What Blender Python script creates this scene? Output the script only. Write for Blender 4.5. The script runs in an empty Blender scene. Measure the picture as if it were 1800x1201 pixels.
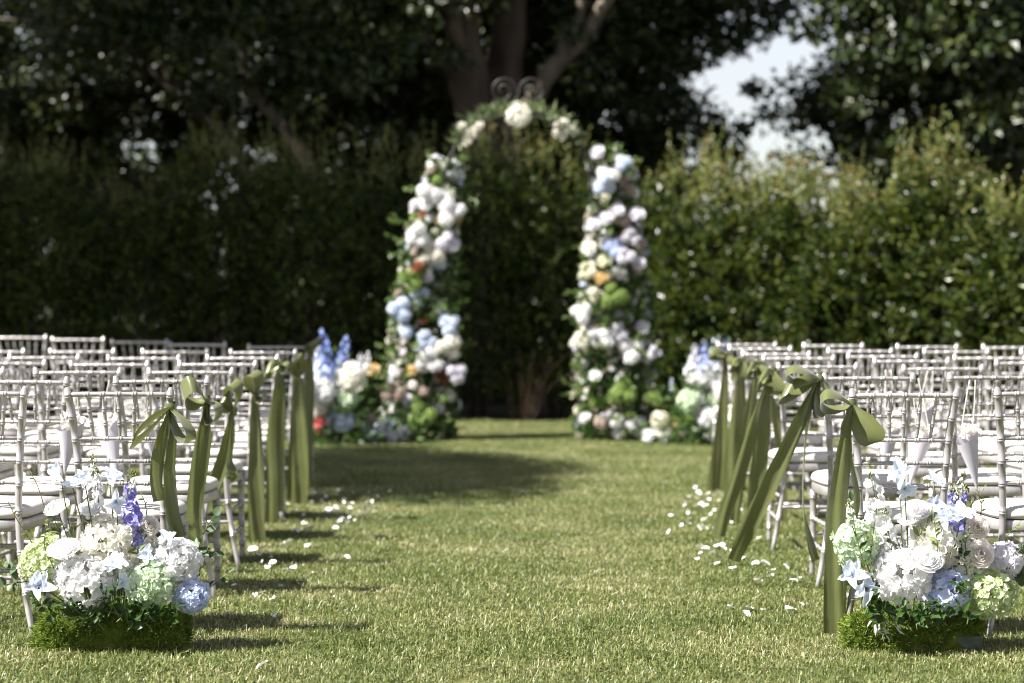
import bpy, math, random
import numpy as np
from mathutils import Vector, Matrix, Euler, Quaternion

random.seed(7)
RNG = np.random.default_rng(11)
R = math.radians
SC = bpy.context.scene
COL = SC.collection

# ------------------------------------------------------------------ camera, sky, sun, exposure
F = 4250.0            # focal length in photograph pixels (85 mm on a 36 mm frame, 1800 px wide)
CAMH = 1.335
HOR = 500.0           # row of the horizon in the photograph
cam = bpy.data.cameras.new('camera')
camo = bpy.data.objects.new('camera', cam)
COL.objects.link(camo)
camo.location = (0, 0, CAMH)
camo.rotation_euler = (R(90), 0, 0)
cam.lens = 85.0
cam.sensor_width = 36.0
cam.shift_y = -(600.5 - HOR) / 1800.0
cam.clip_end = 2000
cam.clip_start = 0.1
cam.dof.use_dof = True
cam.dof.focus_distance = 8.95
cam.dof.aperture_fstop = 2.3
SC.camera = camo

SUNV = Vector((-0.82, -0.35, 1.0)).normalized()      # towards the sun
SUN_EL = math.asin(SUNV.z)
SUN_AZ = math.atan2(SUNV.x, SUNV.y)
world = bpy.data.worlds.new('World')
SC.world = world
world.use_nodes = True
wn = world.node_tree
bg = wn.nodes['Background']
sky = wn.nodes.new('ShaderNodeTexSky')
sky.sky_type = 'NISHITA'
sky.sun_disc = False
sky.sun_elevation = SUN_EL
sky.sun_rotation = SUN_AZ % (2 * math.pi)
sky.air_density = 1.0
sky.dust_density = 0.5
sky.ozone_density = 2.0
hz = wn.nodes.new('ShaderNodeHueSaturation')      # thin high haze: a paler sky all round
hz.inputs['Saturation'].default_value = 0.38
hz.inputs['Hue'].default_value = 0.53
wn.links.new(sky.outputs[0], hz.inputs['Color'])
wn.links.new(hz.outputs[0], bg.inputs[0])
bg.inputs[1].default_value = 0.054

sun = bpy.data.lights.new('sun', 'SUN')
sun.energy = 5.0
sun.angle = R(0.55)
sun.color = (1.0, 0.965, 0.905)
suno = bpy.data.objects.new('sun', sun)
COL.objects.link(suno)
suno.location = (-8, -4, 12)
suno.rotation_euler = SUNV.to_track_quat('Z', 'Y').to_euler()

SC.view_settings.view_transform = 'Standard'
SC.view_settings.look = 'None'
SC.view_settings.gamma = 1.0
SC.view_settings.use_curve_mapping = False
SC.view_settings.exposure = 1.6
SC.render.engine = 'CYCLES'
SC.cycles.use_denoising = True
SC.cycles.filter_width = 1.0
SC.cycles.max_bounces = 9
SC.cycles.diffuse_bounces = 5
SC.cycles.glossy_bounces = 3
SC.cycles.transmission_bounces = 5
SC.cycles.transparent_max_bounces = 6
SC.cycles.sample_clamp_indirect = 6.0


def P(px, py, d):
    """photograph pixel + distance -> point"""
    return Vector(((px - 900.0) * d / F, d, CAMH - (py - HOR) * d / F))


# ------------------------------------------------------------------ materials
def mat_new(name):
    m = bpy.data.materials.new(name)
    m.use_nodes = True
    nt = m.node_tree
    b = nt.nodes['Principled BSDF']
    return m, nt, b


def lin(c):
    return tuple(((v / 12.92) if v <= 0.04045 else ((v + 0.055) / 1.055) ** 2.4) for v in c)


def ramp_node(nt, stops):
    r = nt.nodes.new('ShaderNodeValToRGB')
    el = r.color_ramp.elements
    while len(el) > 1:
        el.remove(el[-1])
    el[0].position = stops[0][0]
    el[0].color = (*stops[0][1], 1)
    for p, c in stops[1:]:
        e = el.new(p)
        e.color = (*c, 1)
    return r


def mat_leafy(name, stops, rough=0.45, spec=0.4, trans=0.25, tcol=None, noise=None):
    """thin coloured sheet: colour differs from piece to piece, light shines through a little"""
    m, nt, b = mat_new(name)
    g = nt.nodes.new('ShaderNodeNewGeometry')
    rp = ramp_node(nt, stops)
    src = g.outputs['Random Per Island']
    if noise:
        sc, amt = noise
        n = nt.nodes.new('ShaderNodeTexNoise')
        n.inputs['Scale'].default_value = sc
        n.inputs['Detail'].default_value = 3
        nt.links.new(g.outputs['Position'], n.inputs['Vector'])
        mx = nt.nodes.new('ShaderNodeMapRange')
        mx.inputs[1].default_value = 0.3
        mx.inputs[2].default_value = 0.7
        mx.inputs[3].default_value = -amt
        mx.inputs[4].default_value = amt
        nt.links.new(n.outputs['Fac'], mx.inputs[0])
        ad = nt.nodes.new('ShaderNodeMath')
        ad.operation = 'ADD'
        ad.use_clamp = True
        nt.links.new(src, ad.inputs[0])
        nt.links.new(mx.outputs[0], ad.inputs[1])
        src = ad.outputs[0]
    nt.links.new(src, rp.inputs[0])
    nt.links.new(rp.outputs[0], b.inputs['Base Color'])
    b.inputs['Roughness'].default_value = rough
    b.inputs['Specular IOR Level'].default_value = spec
    if trans > 0:
        t = nt.nodes.new('ShaderNodeBsdfTranslucent')
        if tcol:
            mc = nt.nodes.new('ShaderNodeMix')
            mc.data_type = 'RGBA'
            mc.blend_type = 'MULTIPLY'
            mc.inputs[0].default_value = 1.0
            mc.inputs[7].default_value = (*tcol, 1)
            nt.links.new(rp.outputs[0], mc.inputs[6])
            nt.links.new(mc.outputs[2], t.inputs[0])
        else:
            nt.links.new(rp.outputs[0], t.inputs[0])
        mix = nt.nodes.new('ShaderNodeMixShader')
        mix.inputs[0].default_value = trans
        nt.links.new(b.outputs[0], mix.inputs[1])
        nt.links.new(t.outputs[0], mix.inputs[2])
        nt.links.new(mix.outputs[0], nt.nodes['Material Output'].inputs[0])
    return m


def mat_noise(name, c1, c2, scale, rough=0.6, metal=0.0, bump=0.0, bscale=None, spec=0.4, detail=5, stretch=None):
    m, nt, b = mat_new(name)
    tc = nt.nodes.new('ShaderNodeTexCoord')
    vec = tc.outputs['Object']
    if stretch:
        mp = nt.nodes.new('ShaderNodeMapping')
        mp.inputs['Scale'].default_value = stretch
        nt.links.new(vec, mp.inputs[0])
        vec = mp.outputs[0]
    n = nt.nodes.new('ShaderNodeTexNoise')
    n.inputs['Scale'].default_value = scale
    n.inputs['Detail'].default_value = detail
    nt.links.new(vec, n.inputs['Vector'])
    rp = ramp_node(nt, [(0.32, c1), (0.68, c2)])
    nt.links.new(n.outputs['Fac'], rp.inputs[0])
    nt.links.new(rp.outputs[0], b.inputs['Base Color'])
    b.inputs['Roughness'].default_value = rough
    b.inputs['Metallic'].default_value = metal
    b.inputs['Specular IOR Level'].default_value = spec
    if bump:
        n2 = nt.nodes.new('ShaderNodeTexNoise')
        n2.inputs['Scale'].default_value = bscale or scale * 4
        n2.inputs['Detail'].default_value = 4
        nt.links.new(vec, n2.inputs['Vector'])
        bp = nt.nodes.new('ShaderNodeBump')
        bp.inputs['Strength'].default_value = bump
        bp.inputs['Distance'].default_value = 0.01
        nt.links.new(n2.outputs['Fac'], bp.inputs['Height'])
        nt.links.new(bp.outputs[0], b.inputs['Normal'])
    return m


M = {}
M['silver'] = mat_noise('pearl_silver_paint', (0.35, 0.328, 0.322), (0.45, 0.425, 0.42), 26, rough=0.33, metal=0.40, bump=0.08, bscale=220, spec=0.5, stretch=(1, 1, 0.15))
def tone_variation(m, amt):
    nt = m.node_tree
    b = nt.nodes['Principled BSDF']
    src = b.inputs['Base Color'].links[0].from_socket
    oi = nt.nodes.new('ShaderNodeObjectInfo')
    mr = nt.nodes.new('ShaderNodeMapRange')
    mr.inputs[3].default_value = 1 - amt
    mr.inputs[4].default_value = 1 + amt
    nt.links.new(oi.outputs['Random'], mr.inputs[0])
    hs = nt.nodes.new('ShaderNodeHueSaturation')
    nt.links.new(mr.outputs[0], hs.inputs['Value'])
    nt.links.new(src, hs.inputs['Color'])
    nt.links.new(hs.outputs[0], b.inputs['Base Color'])


tone_variation(M['silver'], .13)
M['cushion'] = mat_noise('ivory_cushion_fabric', (0.55, 0.525, 0.485), (0.61, 0.585, 0.545), 9, rough=0.75, bump=0.10, bscale=700, spec=0.25)
M['soil'] = mat_noise('bed_soil', (0.018, 0.013, 0.009), (0.045, 0.034, 0.022), 5, rough=0.95, bump=0.8, bscale=22, spec=0.1)
M['turf'] = mat_noise('turf_thatch', (0.055, 0.07, 0.022), (0.13, 0.13, 0.05), 3.5, rough=0.95, bump=0.9, bscale=60, spec=0.1)
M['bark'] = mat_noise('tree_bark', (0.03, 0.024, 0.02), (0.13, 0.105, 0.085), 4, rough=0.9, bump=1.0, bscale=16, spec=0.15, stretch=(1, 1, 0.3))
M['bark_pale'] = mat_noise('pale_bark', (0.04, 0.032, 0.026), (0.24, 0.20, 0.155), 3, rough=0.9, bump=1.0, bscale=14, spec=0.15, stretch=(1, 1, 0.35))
M['iron'] = mat_noise('dark_iron', (0.03, 0.028, 0.026), (0.07, 0.065, 0.06), 30, rough=0.5, metal=0.6)
M['foam'] = mat_noise('wrapped_foam_block', (0.03, 0.05, 0.035), (0.09, 0.11, 0.085), 12, rough=0.35, bump=0.3, bscale=40)
M['stem'] = mat_noise('flower_stem', (0.06, 0.10, 0.03), (0.13, 0.17, 0.06), 40, rough=0.5)
M['twig'] = mat_noise('brown_twig', (0.08, 0.055, 0.03), (0.14, 0.12, 0.05), 40, rough=0.6)
M['paper'] = mat_noise('pearl_paper', (0.52, 0.49, 0.56), (0.58, 0.55, 0.61), 8, rough=0.5, spec=0.4)
M['ivory_tie'] = mat_noise('ivory_tie', (0.70, 0.66, 0.58), (0.78, 0.74, 0.66), 30, rough=0.6)


def mat_satin():
    m, nt, b = mat_new('olive_satin')
    tc = nt.nodes.new('ShaderNodeTexCoord')
    n = nt.nodes.new('ShaderNodeTexNoise')
    n.inputs['Scale'].default_value = 7
    nt.links.new(tc.outputs['Object'], n.inputs['Vector'])
    rp = ramp_node(nt, [(0.3, (0.112, 0.128, 0.038)), (0.7, (0.14, 0.155, 0.052))])
    nt.links.new(n.outputs['Fac'], rp.inputs[0])
    nt.links.new(rp.outputs[0], b.inputs['Base Color'])
    b.inputs['Roughness'].default_value = 0.30
    b.inputs['Sheen Weight'].default_value = 0.25
    b.inputs['Specular IOR Level'].default_value = 0.55
    t = nt.nodes.new('ShaderNodeBsdfTranslucent')
    t.inputs[0].default_value = (0.13, 0.155, 0.04, 1)
    mix = nt.nodes.new('ShaderNodeMixShader')
    mix.inputs[0].default_value = 0.22
    nt.links.new(b.outputs[0], mix.inputs[1])
    nt.links.new(t.outputs[0], mix.inputs[2])
    nt.links.new(mix.outputs[0], nt.nodes['Material Output'].inputs[0])
    return m


M['satin'] = mat_satin()


def petal(name, c1, c2, trans=0.42, rough=0.6):
    return mat_leafy(name, [(0.0, c1), (1.0, c2)], rough=rough, spec=0.2, trans=trans)


M['white'] = petal('white_petal', (0.86, 0.86, 0.86), (0.91, 0.90, 0.90))
M['ivory'] = petal('ivory_petal', (0.85, 0.83, 0.74), (0.90, 0.88, 0.82))
M['cream'] = petal('cream_petal', (0.76, 0.75, 0.58), (0.85, 0.83, 0.72))
M['mint'] = petal('mint_petal', (0.58, 0.72, 0.48), (0.76, 0.82, 0.68))
M['lime'] = petal('lime_petal', (0.52, 0.62, 0.30), (0.78, 0.82, 0.60))
M['blue'] = petal('soft_blue_petal', (0.63, 0.70, 0.92), (0.79, 0.83, 0.95))
M['pale_blue'] = petal('pale_blue_petal', (0.68, 0.76, 0.90), (0.84, 0.87, 0.93))
M['violet'] = petal('violet_petal', (0.24, 0.22, 0.64), (0.43, 0.40, 0.78))
M['deep_blue'] = petal('delphinium_petal', (0.24, 0.32, 0.68), (0.46, 0.54, 0.82))
M['blush'] = petal('blush_petal', (0.91, 0.86, 0.83), (0.94, 0.91, 0.88))
M['lilac'] = petal('lilac_white_petal', (0.78, 0.76, 0.82), (0.86, 0.84, 0.88))
M['peach'] = petal('peach_petal', (0.66, 0.50, 0.22), (0.78, 0.66, 0.40))
M['rust'] = petal('rust_petal', (0.30, 0.10, 0.06), (0.45, 0.20, 0.13))
M['coral'] = petal('coral_petal', (0.70, 0.18, 0.20), (0.78, 0.30, 0.28))
M['greenhyd'] = petal('apple_green_petal', (0.20, 0.31, 0.07), (0.38, 0.48, 0.17))
M['taupe'] = petal('taupe_blossom', (0.42, 0.33, 0.27), (0.68, 0.58, 0.50))
M['fallen'] = petal('fallen_petal', (0.74, 0.72, 0.69), (0.84, 0.83, 0.82), trans=0.15)
M['leaf'] = mat_leafy('rose_leaf', [(0, (0.016, 0.042, 0.010)), (0.55, (0.032, 0.07, 0.016)), (1, (0.08, 0.12, 0.028))], rough=0.45, spec=0.25, trans=0.2, tcol=(1.6, 1.5, 0.7))
M['young_leaf'] = mat_leafy('young_leaf', [(0, (0.12, 0.17, 0.035)), (1, (0.24, 0.28, 0.08))], rough=0.45, trans=0.35)
M['euca'] = mat_leafy('eucalyptus_leaf', [(0, (0.035, 0.075, 0.03)), (1, (0.10, 0.14, 0.065))], rough=0.5, trans=0.15)
M['sage'] = mat_leafy('sage_leaf', [(0, (0.09, 0.13, 0.05)), (1, (0.22, 0.26, 0.13))], rough=0.5, trans=0.2)
M['archspray'] = mat_leafy('pale_spray_leaf', [(0, (0.06, 0.12, 0.025)), (0.6, (0.14, 0.21, 0.05)), (1, (0.26, 0.32, 0.12))], rough=0.45, trans=0.3)
M['dusty'] = mat_leafy('dusty_leaf', [(0, (0.50, 0.50, 0.46)), (1, (0.62, 0.62, 0.58))], rough=0.8, trans=0.1)
M['archleaf'] = mat_leafy('arch_leaf', [(0, (0.022, 0.055, 0.014)), (0.6, (0.055, 0.115, 0.028)), (1, (0.13, 0.20, 0.06))], rough=0.45, trans=0.25, tcol=(1.5, 1.5, 0.6))
M['hedge'] = mat_leafy('hedge_leaf', [(0, (0.010, 0.021, 0.005)), (0.5, (0.030, 0.050, 0.010)), (0.85, (0.082, 0.105, 0.022)), (1, (0.16, 0.17, 0.045))], rough=0.32, spec=0.30, trans=0.3, tcol=(1.7, 1.6, 0.6))
M['shoot'] = mat_leafy('young_shoot_leaf', [(0, (0.09, 0.125, 0.026)), (0.8, (0.20, 0.215, 0.06)), (0.93, (0.24, 0.21, 0.07)), (1, (0.30, 0.15, 0.06))], rough=0.4, spec=0.4, trans=0.3)
M['tree_leaf'] = mat_leafy('tree_leaf', [(0, (0.012, 0.022, 0.006)), (0.6, (0.032, 0.052, 0.013)), (1, (0.085, 0.098, 0.03))], rough=0.4, spec=0.45, trans=0.16, tcol=(1.6, 1.5, 0.6))
M['moss'] = mat_leafy('moss_strand', [(0, (0.085, 0.135, 0.018)), (0.6, (0.18, 0.25, 0.04)), (1, (0.31, 0.37, 0.09))], rough=0.8, spec=0.1, trans=0.2)
M['mossbase'] = mat_noise('moss_base', (0.05, 0.07, 0.012), (0.11, 0.14, 0.025), 30, rough=0.95, bump=1.0, bscale=120, spec=0.05)
M['grass'] = mat_leafy('grass_blade', [(0, (0.06, 0.10, 0.02)), (0.4, (0.135, 0.172, 0.042)), (0.72, (0.225, 0.24, 0.08)), (0.92, (0.32, 0.305, 0.135)), (1, (0.48, 0.435, 0.26))], rough=0.42, spec=0.5, trans=0.25, noise=(1.3, 0.2))
M['straw'] = mat_leafy('dry_straw', [(0, (0.035, 0.02, 0.01)), (1, (0.09, 0.05, 0.025))], rough=0.7, trans=0.1)


# ------------------------------------------------------------------ mesh helpers
class MB:
    """collects vertices and faces for ONE mesh"""
    def __init__(self):
        self.v, self.q, self.t, self.n = [], [], [], 0

    def add(self, v, quads=None, tris=None):
        v = np.asarray(v, dtype=np.float32).reshape(-1, 3)
        if quads is not None and len(quads):
            self.q.append(np.asarray(quads, dtype=np.int32).reshape(-1, 4) + self.n)
        if tris is not None and len(tris):
            self.t.append(np.asarray(tris, dtype=np.int32).reshape(-1, 3) + self.n)
        self.v.append(v)
        self.n += len(v)

    def mesh(self, name, mat=None, smooth=True):
        me = bpy.data.meshes.new(name)
        V = np.concatenate(self.v) if self.v else np.zeros((0, 3), np.float32)
        q = np.concatenate(self.q) if self.q else np.zeros((0, 4), np.int32)
        t = np.concatenate(self.t) if self.t else np.zeros((0, 3), np.int32)
        me.vertices.add(len(V))
        me.vertices.foreach_set('co', V.ravel())
        me.loops.add(q.size + t.size)
        me.loops.foreach_set('vertex_index', np.concatenate([q.ravel(), t.ravel()]).astype(np.int32))
        nf = len(q) + len(t)
        me.polygons.add(nf)
        starts = np.concatenate([np.arange(len(q)) * 4, len(q) * 4 + np.arange(len(t)) * 3]).astype(np.int32)
        me.polygons.foreach_set('loop_start', starts)
        me.update(calc_edges=True)
        me.polygons.foreach_set('use_smooth', np.full(nf, smooth, dtype=bool))
        if mat is not None:
            me.materials.append(mat)
        me.validate()
        return me

    def obj(self, name, mat, parent=None, smooth=True):
        return place(name, self.mesh(name, mat, smooth), parent)


WM = {}


def place(name, me, parent=None, world=None):
    """link one object; `world` is its matrix in the scene"""
    o = bpy.data.objects.new(name, me)
    COL.objects.link(o)
    w = world if world is not None else Matrix()
    if parent is not None:
        o.parent = parent
        o.matrix_parent_inverse = WM[parent].inverted()
        o.matrix_basis = w
    else:
        o.matrix_basis = w
    WM[o] = w
    return o


def tag(o, label=None, cat=None, group=None, kind=None):
    if label:
        o['label'] = label
    if cat:
        o['category'] = cat
    if group:
        o['group'] = group
    if kind:
        o['kind'] = kind
    return o


def thing(name, loc, label, cat, group=None, rz=0.0):
    o = place(name, None, None, Matrix.Translation(loc) @ Matrix.Rotation(rz, 4, 'Z'))
    o.empty_display_size = 0.1
    return tag(o, label, cat, group)


MESHES = {}


def with_mat(me, mat):
    k = (me.name, mat.name)
    if k not in MESHES:
        c = me.copy()
        c.materials.clear()
        c.materials.append(mat)
        MESHES[k] = c
    return MESHES[k]


def catmull(pts, n):
    P_ = np.asarray(pts, dtype=float)
    if len(P_) == 2:
        t = np.linspace(0, 1, n + 1)[:, None]
        return P_[0] * (1 - t) + P_[1] * t
    ext = np.vstack([2 * P_[0] - P_[1], P_, 2 * P_[-1] - P_[-2]])
    out = []
    for i in range(1, len(ext) - 2):
        p0, p1, p2, p3 = ext[i - 1], ext[i], ext[i + 1], ext[i + 2]
        for k in range(n):
            t = k / n
            out.append(0.5 * ((2 * p1) + (-p0 + p2) * t + (2 * p0 - 5 * p1 + 4 * p2 - p3) * t * t + (-p0 + 3 * p1 - 3 * p2 + p3) * t ** 3))
    out.append(ext[-2])
    return np.array(out)


def sweep(mb, path, radii, seg=8, caps=True):
    path = np.asarray(path, dtype=float)
    radii = np.broadcast_to(np.asarray(radii, dtype=float), (len(path),))
    tan = np.gradient(path, axis=0)
    tan /= np.linalg.norm(tan, axis=1)[:, None] + 1e-12
    ref = np.array([0.0, 0, 1]) if abs(tan[:, 2].mean()) < 0.8 else np.array([1.0, 0, 0])
    a = np.cross(tan, ref)
    a /= np.linalg.norm(a, axis=1)[:, None] + 1e-12
    b = np.cross(tan, a)
    th = np.arange(seg) / seg * 2 * math.pi
    V = path[:, None, :] + radii[:, None, None] * (np.cos(th)[None, :, None] * a[:, None, :] + np.sin(th)[None, :, None] * b[:, None, :])
    n = len(path)
    i = np.arange(n - 1)[:, None] * seg
    j = np.arange(seg)[None, :]
    j2 = (j + 1) % seg
    q = np.stack([i + j, i + j2, i + seg + j2, i + seg + j], axis=-1).reshape(-1, 4)
    verts = V.reshape(-1, 3)
    tris = []
    if caps:
        c0, c1 = len(verts), len(verts) + 1
        verts = np.vstack([verts, path[:1], path[-1:]])
        for k in range(seg):
            tris.append((c0, (k + 1) % seg, k))
            tris.append((c1, (n - 1) * seg + k, (n - 1) * seg + (k + 1) % seg))
    mb.add(verts, q, tris)


def ringed(ctrl, r0, r1, rings, bump=0.0024, base=14, sub=8):
    """path + radii of a turned bamboo-look stick with double rings at the given fractions of its length"""
    pth = catmull(ctrl, sub)
    seglen = np.linalg.norm(np.diff(pth, axis=0), axis=1)
    s = np.concatenate([[0], np.cumsum(seglen)])
    L = s[-1]
    samples = [(t * L, 0.0) for t in np.linspace(0, 1, base)]
    for c in rings:
        c = c * L
        for off, k in ((-.0085, 0), (-.0065, 1), (-.0025, 1), (-.001, .15), (.001, .15), (.0025, 1), (.0065, 1), (.0085, 0)):
            samples.append((min(max(c + off, 0), L), k))
    keep = []
    for x, k in samples:
        if k == 0 and any(abs(x - c * L) < .0084 for c in rings):
            continue
        keep.append((x, k))
    keep.sort()
    xs = np.array([k[0] for k in keep])
    ks = np.array([k[1] for k in keep])
    pp = np.stack([np.interp(xs, s, pth[:, i]) for i in range(3)], axis=1)
    rr = r0 + (r1 - r0) * xs / L + bump * ks
    ok = np.concatenate([[True], np.diff(xs) > 1e-5])
    return pp[ok], rr[ok]


def grid_faces(nu, nv):
    i = np.arange(nu - 1)[:, None]
    j = np.arange(nv - 1)[None, :]
    a = i * nv + j
    return np.stack([a, a + nv, a + nv + 1, a + 1], axis=-1).reshape(-1, 4)


def basis(d, up=(0, 0, 1), roll=0.0):
    """rotation whose local +Z points along d"""
    d = Vector(d).normalized()
    q = d.to_track_quat('Z', 'Y')
    return q.to_matrix().to_4x4() @ Matrix.Rotation(roll, 4, 'Z')


def frame_mat(loc, d, roll=0.0, s=1.0):
    return Matrix.Translation(loc) @ basis(d, roll=roll) @ Matrix.Diagonal((s, s, s, 1))


# leaf clouds -------------------------------------------------------
def leaf_cloud(mb, pos, along, size, width=0.5, fold=0.25, rng=RNG):
    """many folded leaf blades (two triangles each) at pos, pointing along `along`"""
    n = len(pos)
    along = along / (np.linalg.norm(along, axis=1)[:, None] + 1e-9)
    rnd = rng.normal(size=(n, 3))
    side = np.cross(along, rnd)
    side /= np.linalg.norm(side, axis=1)[:, None] + 1e-9
    nor = np.cross(side, along)
    L = size[:, None]
    base = pos
    mid = pos + along * L * 0.45
    tip = pos + along * L + nor * L * -0.12
    l = mid + side * L * width * 0.5 + nor * L * fold * width
    r = mid - side * L * width * 0.5 + nor * L * fold * width
    V = np.stack([base, l, tip, r], axis=1).reshape(-1, 3)
    k = np.arange(n)[:, None] * 4
    t = np.concatenate([k + np.array([[0, 2, 1]]), k + np.array([[0, 3, 2]])])
    mb.add(V, None, t)


def unit(n, rng=RNG):
    v = rng.normal(size=(n, 3))
    return v / np.linalg.norm(v, axis=1)[:, None]


# ================================================================== THE GROUND
def sheet(name, x0, x1, y0, y1, z, mat, nx=2, ny=2):
    mb = MB()
    xs, ys = np.linspace(x0, x1, nx), np.linspace(y0, y1, ny)
    X, Y = np.meshgrid(xs, ys, indexing='ij')
    mb.add(np.stack([X, Y, np.full_like(X, z)], -1).reshape(-1, 3), grid_faces(nx, ny))
    me = mb.mesh(name, mat, False)
    return tag(place(name, me), kind='structure')


sheet('ground', -600, 600, -40, 900, -0.012, M['soil'])
BED_Y = 23.4
sheet('lawn', -9, 9, -2, BED_Y, 0.0, M['turf'])


def grass_patch(n, size, seed, lmin, lmax):
    rng = np.random.default_rng(seed)
    p = np.zeros((n, 3))
    p[:, :2] = rng.uniform(-size / 2, size / 2, size=(n, 2))
    th = rng.uniform(0, 2 * math.pi, n)
    lean = np.abs(rng.normal(0.8, 0.42, n)).clip(0.05, 1.4)
    L = rng.uniform(lmin, lmax, n)
    w = rng.uniform(0.0013, 0.0025, n)
    h = np.stack([np.cos(th), np.sin(th), np.zeros(n)], 1)
    sphi = th + math.pi / 2 + rng.normal(0, 0.5, n)
    side = np.stack([np.cos(sphi), np.sin(sphi), np.zeros(n)], 1) * w[:, None]
    l1 = lean * 0.6
    l2 = (lean * 1.55).clip(0, 1.75)
    m1 = p + (h * np.sin(l1)[:, None] + np.array([0, 0, 1]) * np.cos(l1)[:, None]) * (L * 0.5)[:, None]
    tip = m1 + (h * np.sin(l2)[:, None] + np.array([0, 0, 1]) * np.cos(l2)[:, None]) * (L * 0.5)[:, None]
    lie = rng.random(n) < 0.07            # clippings lying on the turf
    L = np.where(lie, L * 1.25, L)
    p[lie, 2] += rng.uniform(0.012, 0.024, lie.sum())
    flat = h * 0.98 + np.array([0, 0, 1]) * rng.normal(0.02, 0.12, n)[:, None]
    m1[lie] = (p + flat * (L * 0.5)[:, None])[lie]
    tip[lie] = (p + flat * L[:, None])[lie]
    V = np.stack([p - side, p + side, m1 - side * 0.9, m1 + side * 0.9, tip], 1).reshape(-1, 3)
    k = np.arange(n)[:, None] * 5
    mb = MB()
    mb.add(V, k + np.array([[0, 1, 3, 2]]), k + np.array([[2, 3, 4]]))
    return mb


def build_grass():
    # tufts are scattered over the whole lawn by a node group; nobody could count the blades
    step = 0.30
    pts, var, rot, scl = [], [], [], []
    rng = np.random.default_rng(5)
    y = 7.6
    while y < BED_Y - 0.05:
        half = min(8.9, 0.28 * y + 2.2)
        x = -half
        while x < half:
            pts.append((x + rng.uniform(-.07, .07), min(y + rng.uniform(-.07, .07), BED_Y - .15), 0.0))
            var.append(rng.integers(0, 4))
            rot.append(rng.uniform(0, 2 * math.pi))
            scl.append(rng.uniform(0.85, 1.12) * (1 + .16 * math.sin(x * 2.3 + 1.7 * math.sin(y * 1.3)) * math.sin(y * 1.9 + x)))
            x += step
        y += step
    me = bpy.data.meshes.new('grass')
    me.from_pydata(pts, [], [])
    for nm, ty, dat in (('variant', 'INT', var), ('turn', 'FLOAT', rot), ('grow', 'FLOAT', scl)):
        a = me.attributes.new(nm, ty, 'POINT')
        a.data.foreach_set('value', np.array(dat, dtype=np.int32 if ty == 'INT' else np.float32))
    me.materials.append(M['grass'])
    o = place('grass', me)
    tag(o, 'short sunlit grass of the lawn, green mixed with straw', 'grass', kind='stuff')
    ng = bpy.data.node_groups.new('grass_tufts', 'GeometryNodeTree')
    ng.interface.new_socket('Geometry', in_out='INPUT', socket_type='NodeSocketGeometry')
    ng.interface.new_socket('Geometry', in_out='OUTPUT', socket_type='NodeSocketGeometry')
    gi = ng.nodes.new('NodeGroupInput')
    go = ng.nodes.new('NodeGroupOutput')
    jn = ng.nodes.new('GeometryNodeJoinGeometry')

    def attr(nm, ty):
        a = ng.nodes.new('GeometryNodeInputNamedAttribute')
        a.data_type = ty
        a.inputs[0].default_value = nm
        return a.outputs[0]
    v, tr, gr = attr('variant', 'INT'), attr('turn', 'FLOAT'), attr('grow', 'FLOAT')
    cx = ng.nodes.new('ShaderNodeCombineXYZ')
    ng.links.new(tr, cx.inputs[2])
    for i in range(4):
        pm = grass_patch(2100, 0.42, 40 + i, 0.016, 0.040).mesh('grass_tuft', M['grass'], False)
        po = bpy.data.objects.new('grass_tuft', pm)
        oi = ng.nodes.new('GeometryNodeObjectInfo')
        oi.inputs[0].default_value = po
        cmp_ = ng.nodes.new('FunctionNodeCompare')
        cmp_.data_type = 'INT'
        cmp_.operation = 'EQUAL'
        ng.links.new(v, cmp_.inputs[2])
        cmp_.inputs[3].default_value = i
        ip = ng.nodes.new('GeometryNodeInstanceOnPoints')
        ng.links.new(gi.outputs[0], ip.inputs['Points'])
        ng.links.new(cmp_.outputs[0], ip.inputs['Selection'])
        ng.links.new(oi.outputs['Geometry'], ip.inputs['Instance'])
        ng.links.new(cx.outputs[0], ip.inputs['Rotation'])
        ng.links.new(gr, ip.inputs['Scale'])
        ng.links.new(ip.outputs[0], jn.inputs[0])
    ng.links.new(jn.outputs[0], go.inputs[0])
    md = o.modifiers.new('tufts', 'NODES')
    md.node_group = ng


build_grass()


# ================================================================== HEDGE SHRUBS
def shoots(mb, base, dirs, length, per, size, droop=0.0, width=0.5, rng=RNG):
    """leaves set alternately along short shoots"""
    n = len(base)
    t = np.linspace(0.1, 1.0, per)
    pos = base[:, None, :] + dirs[:, None, :] * (length[:, None] * t)[:, :, None]
    pos[:, :, 2] -= droop * (t ** 2)[None, :] * length[:, None]
    al = dirs[:, None, :] * 0.75 + rng.normal(size=(n, per, 3)) * 0.62
    sz = size * rng.uniform(0.65, 1.2, size=(n, per)) * (1.08 - 0.35 * t)[None, :]
    leaf_cloud(mb, pos.reshape(-1, 3), al.reshape(-1, 3), sz.ravel(), width=width, rng=rng)


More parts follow.
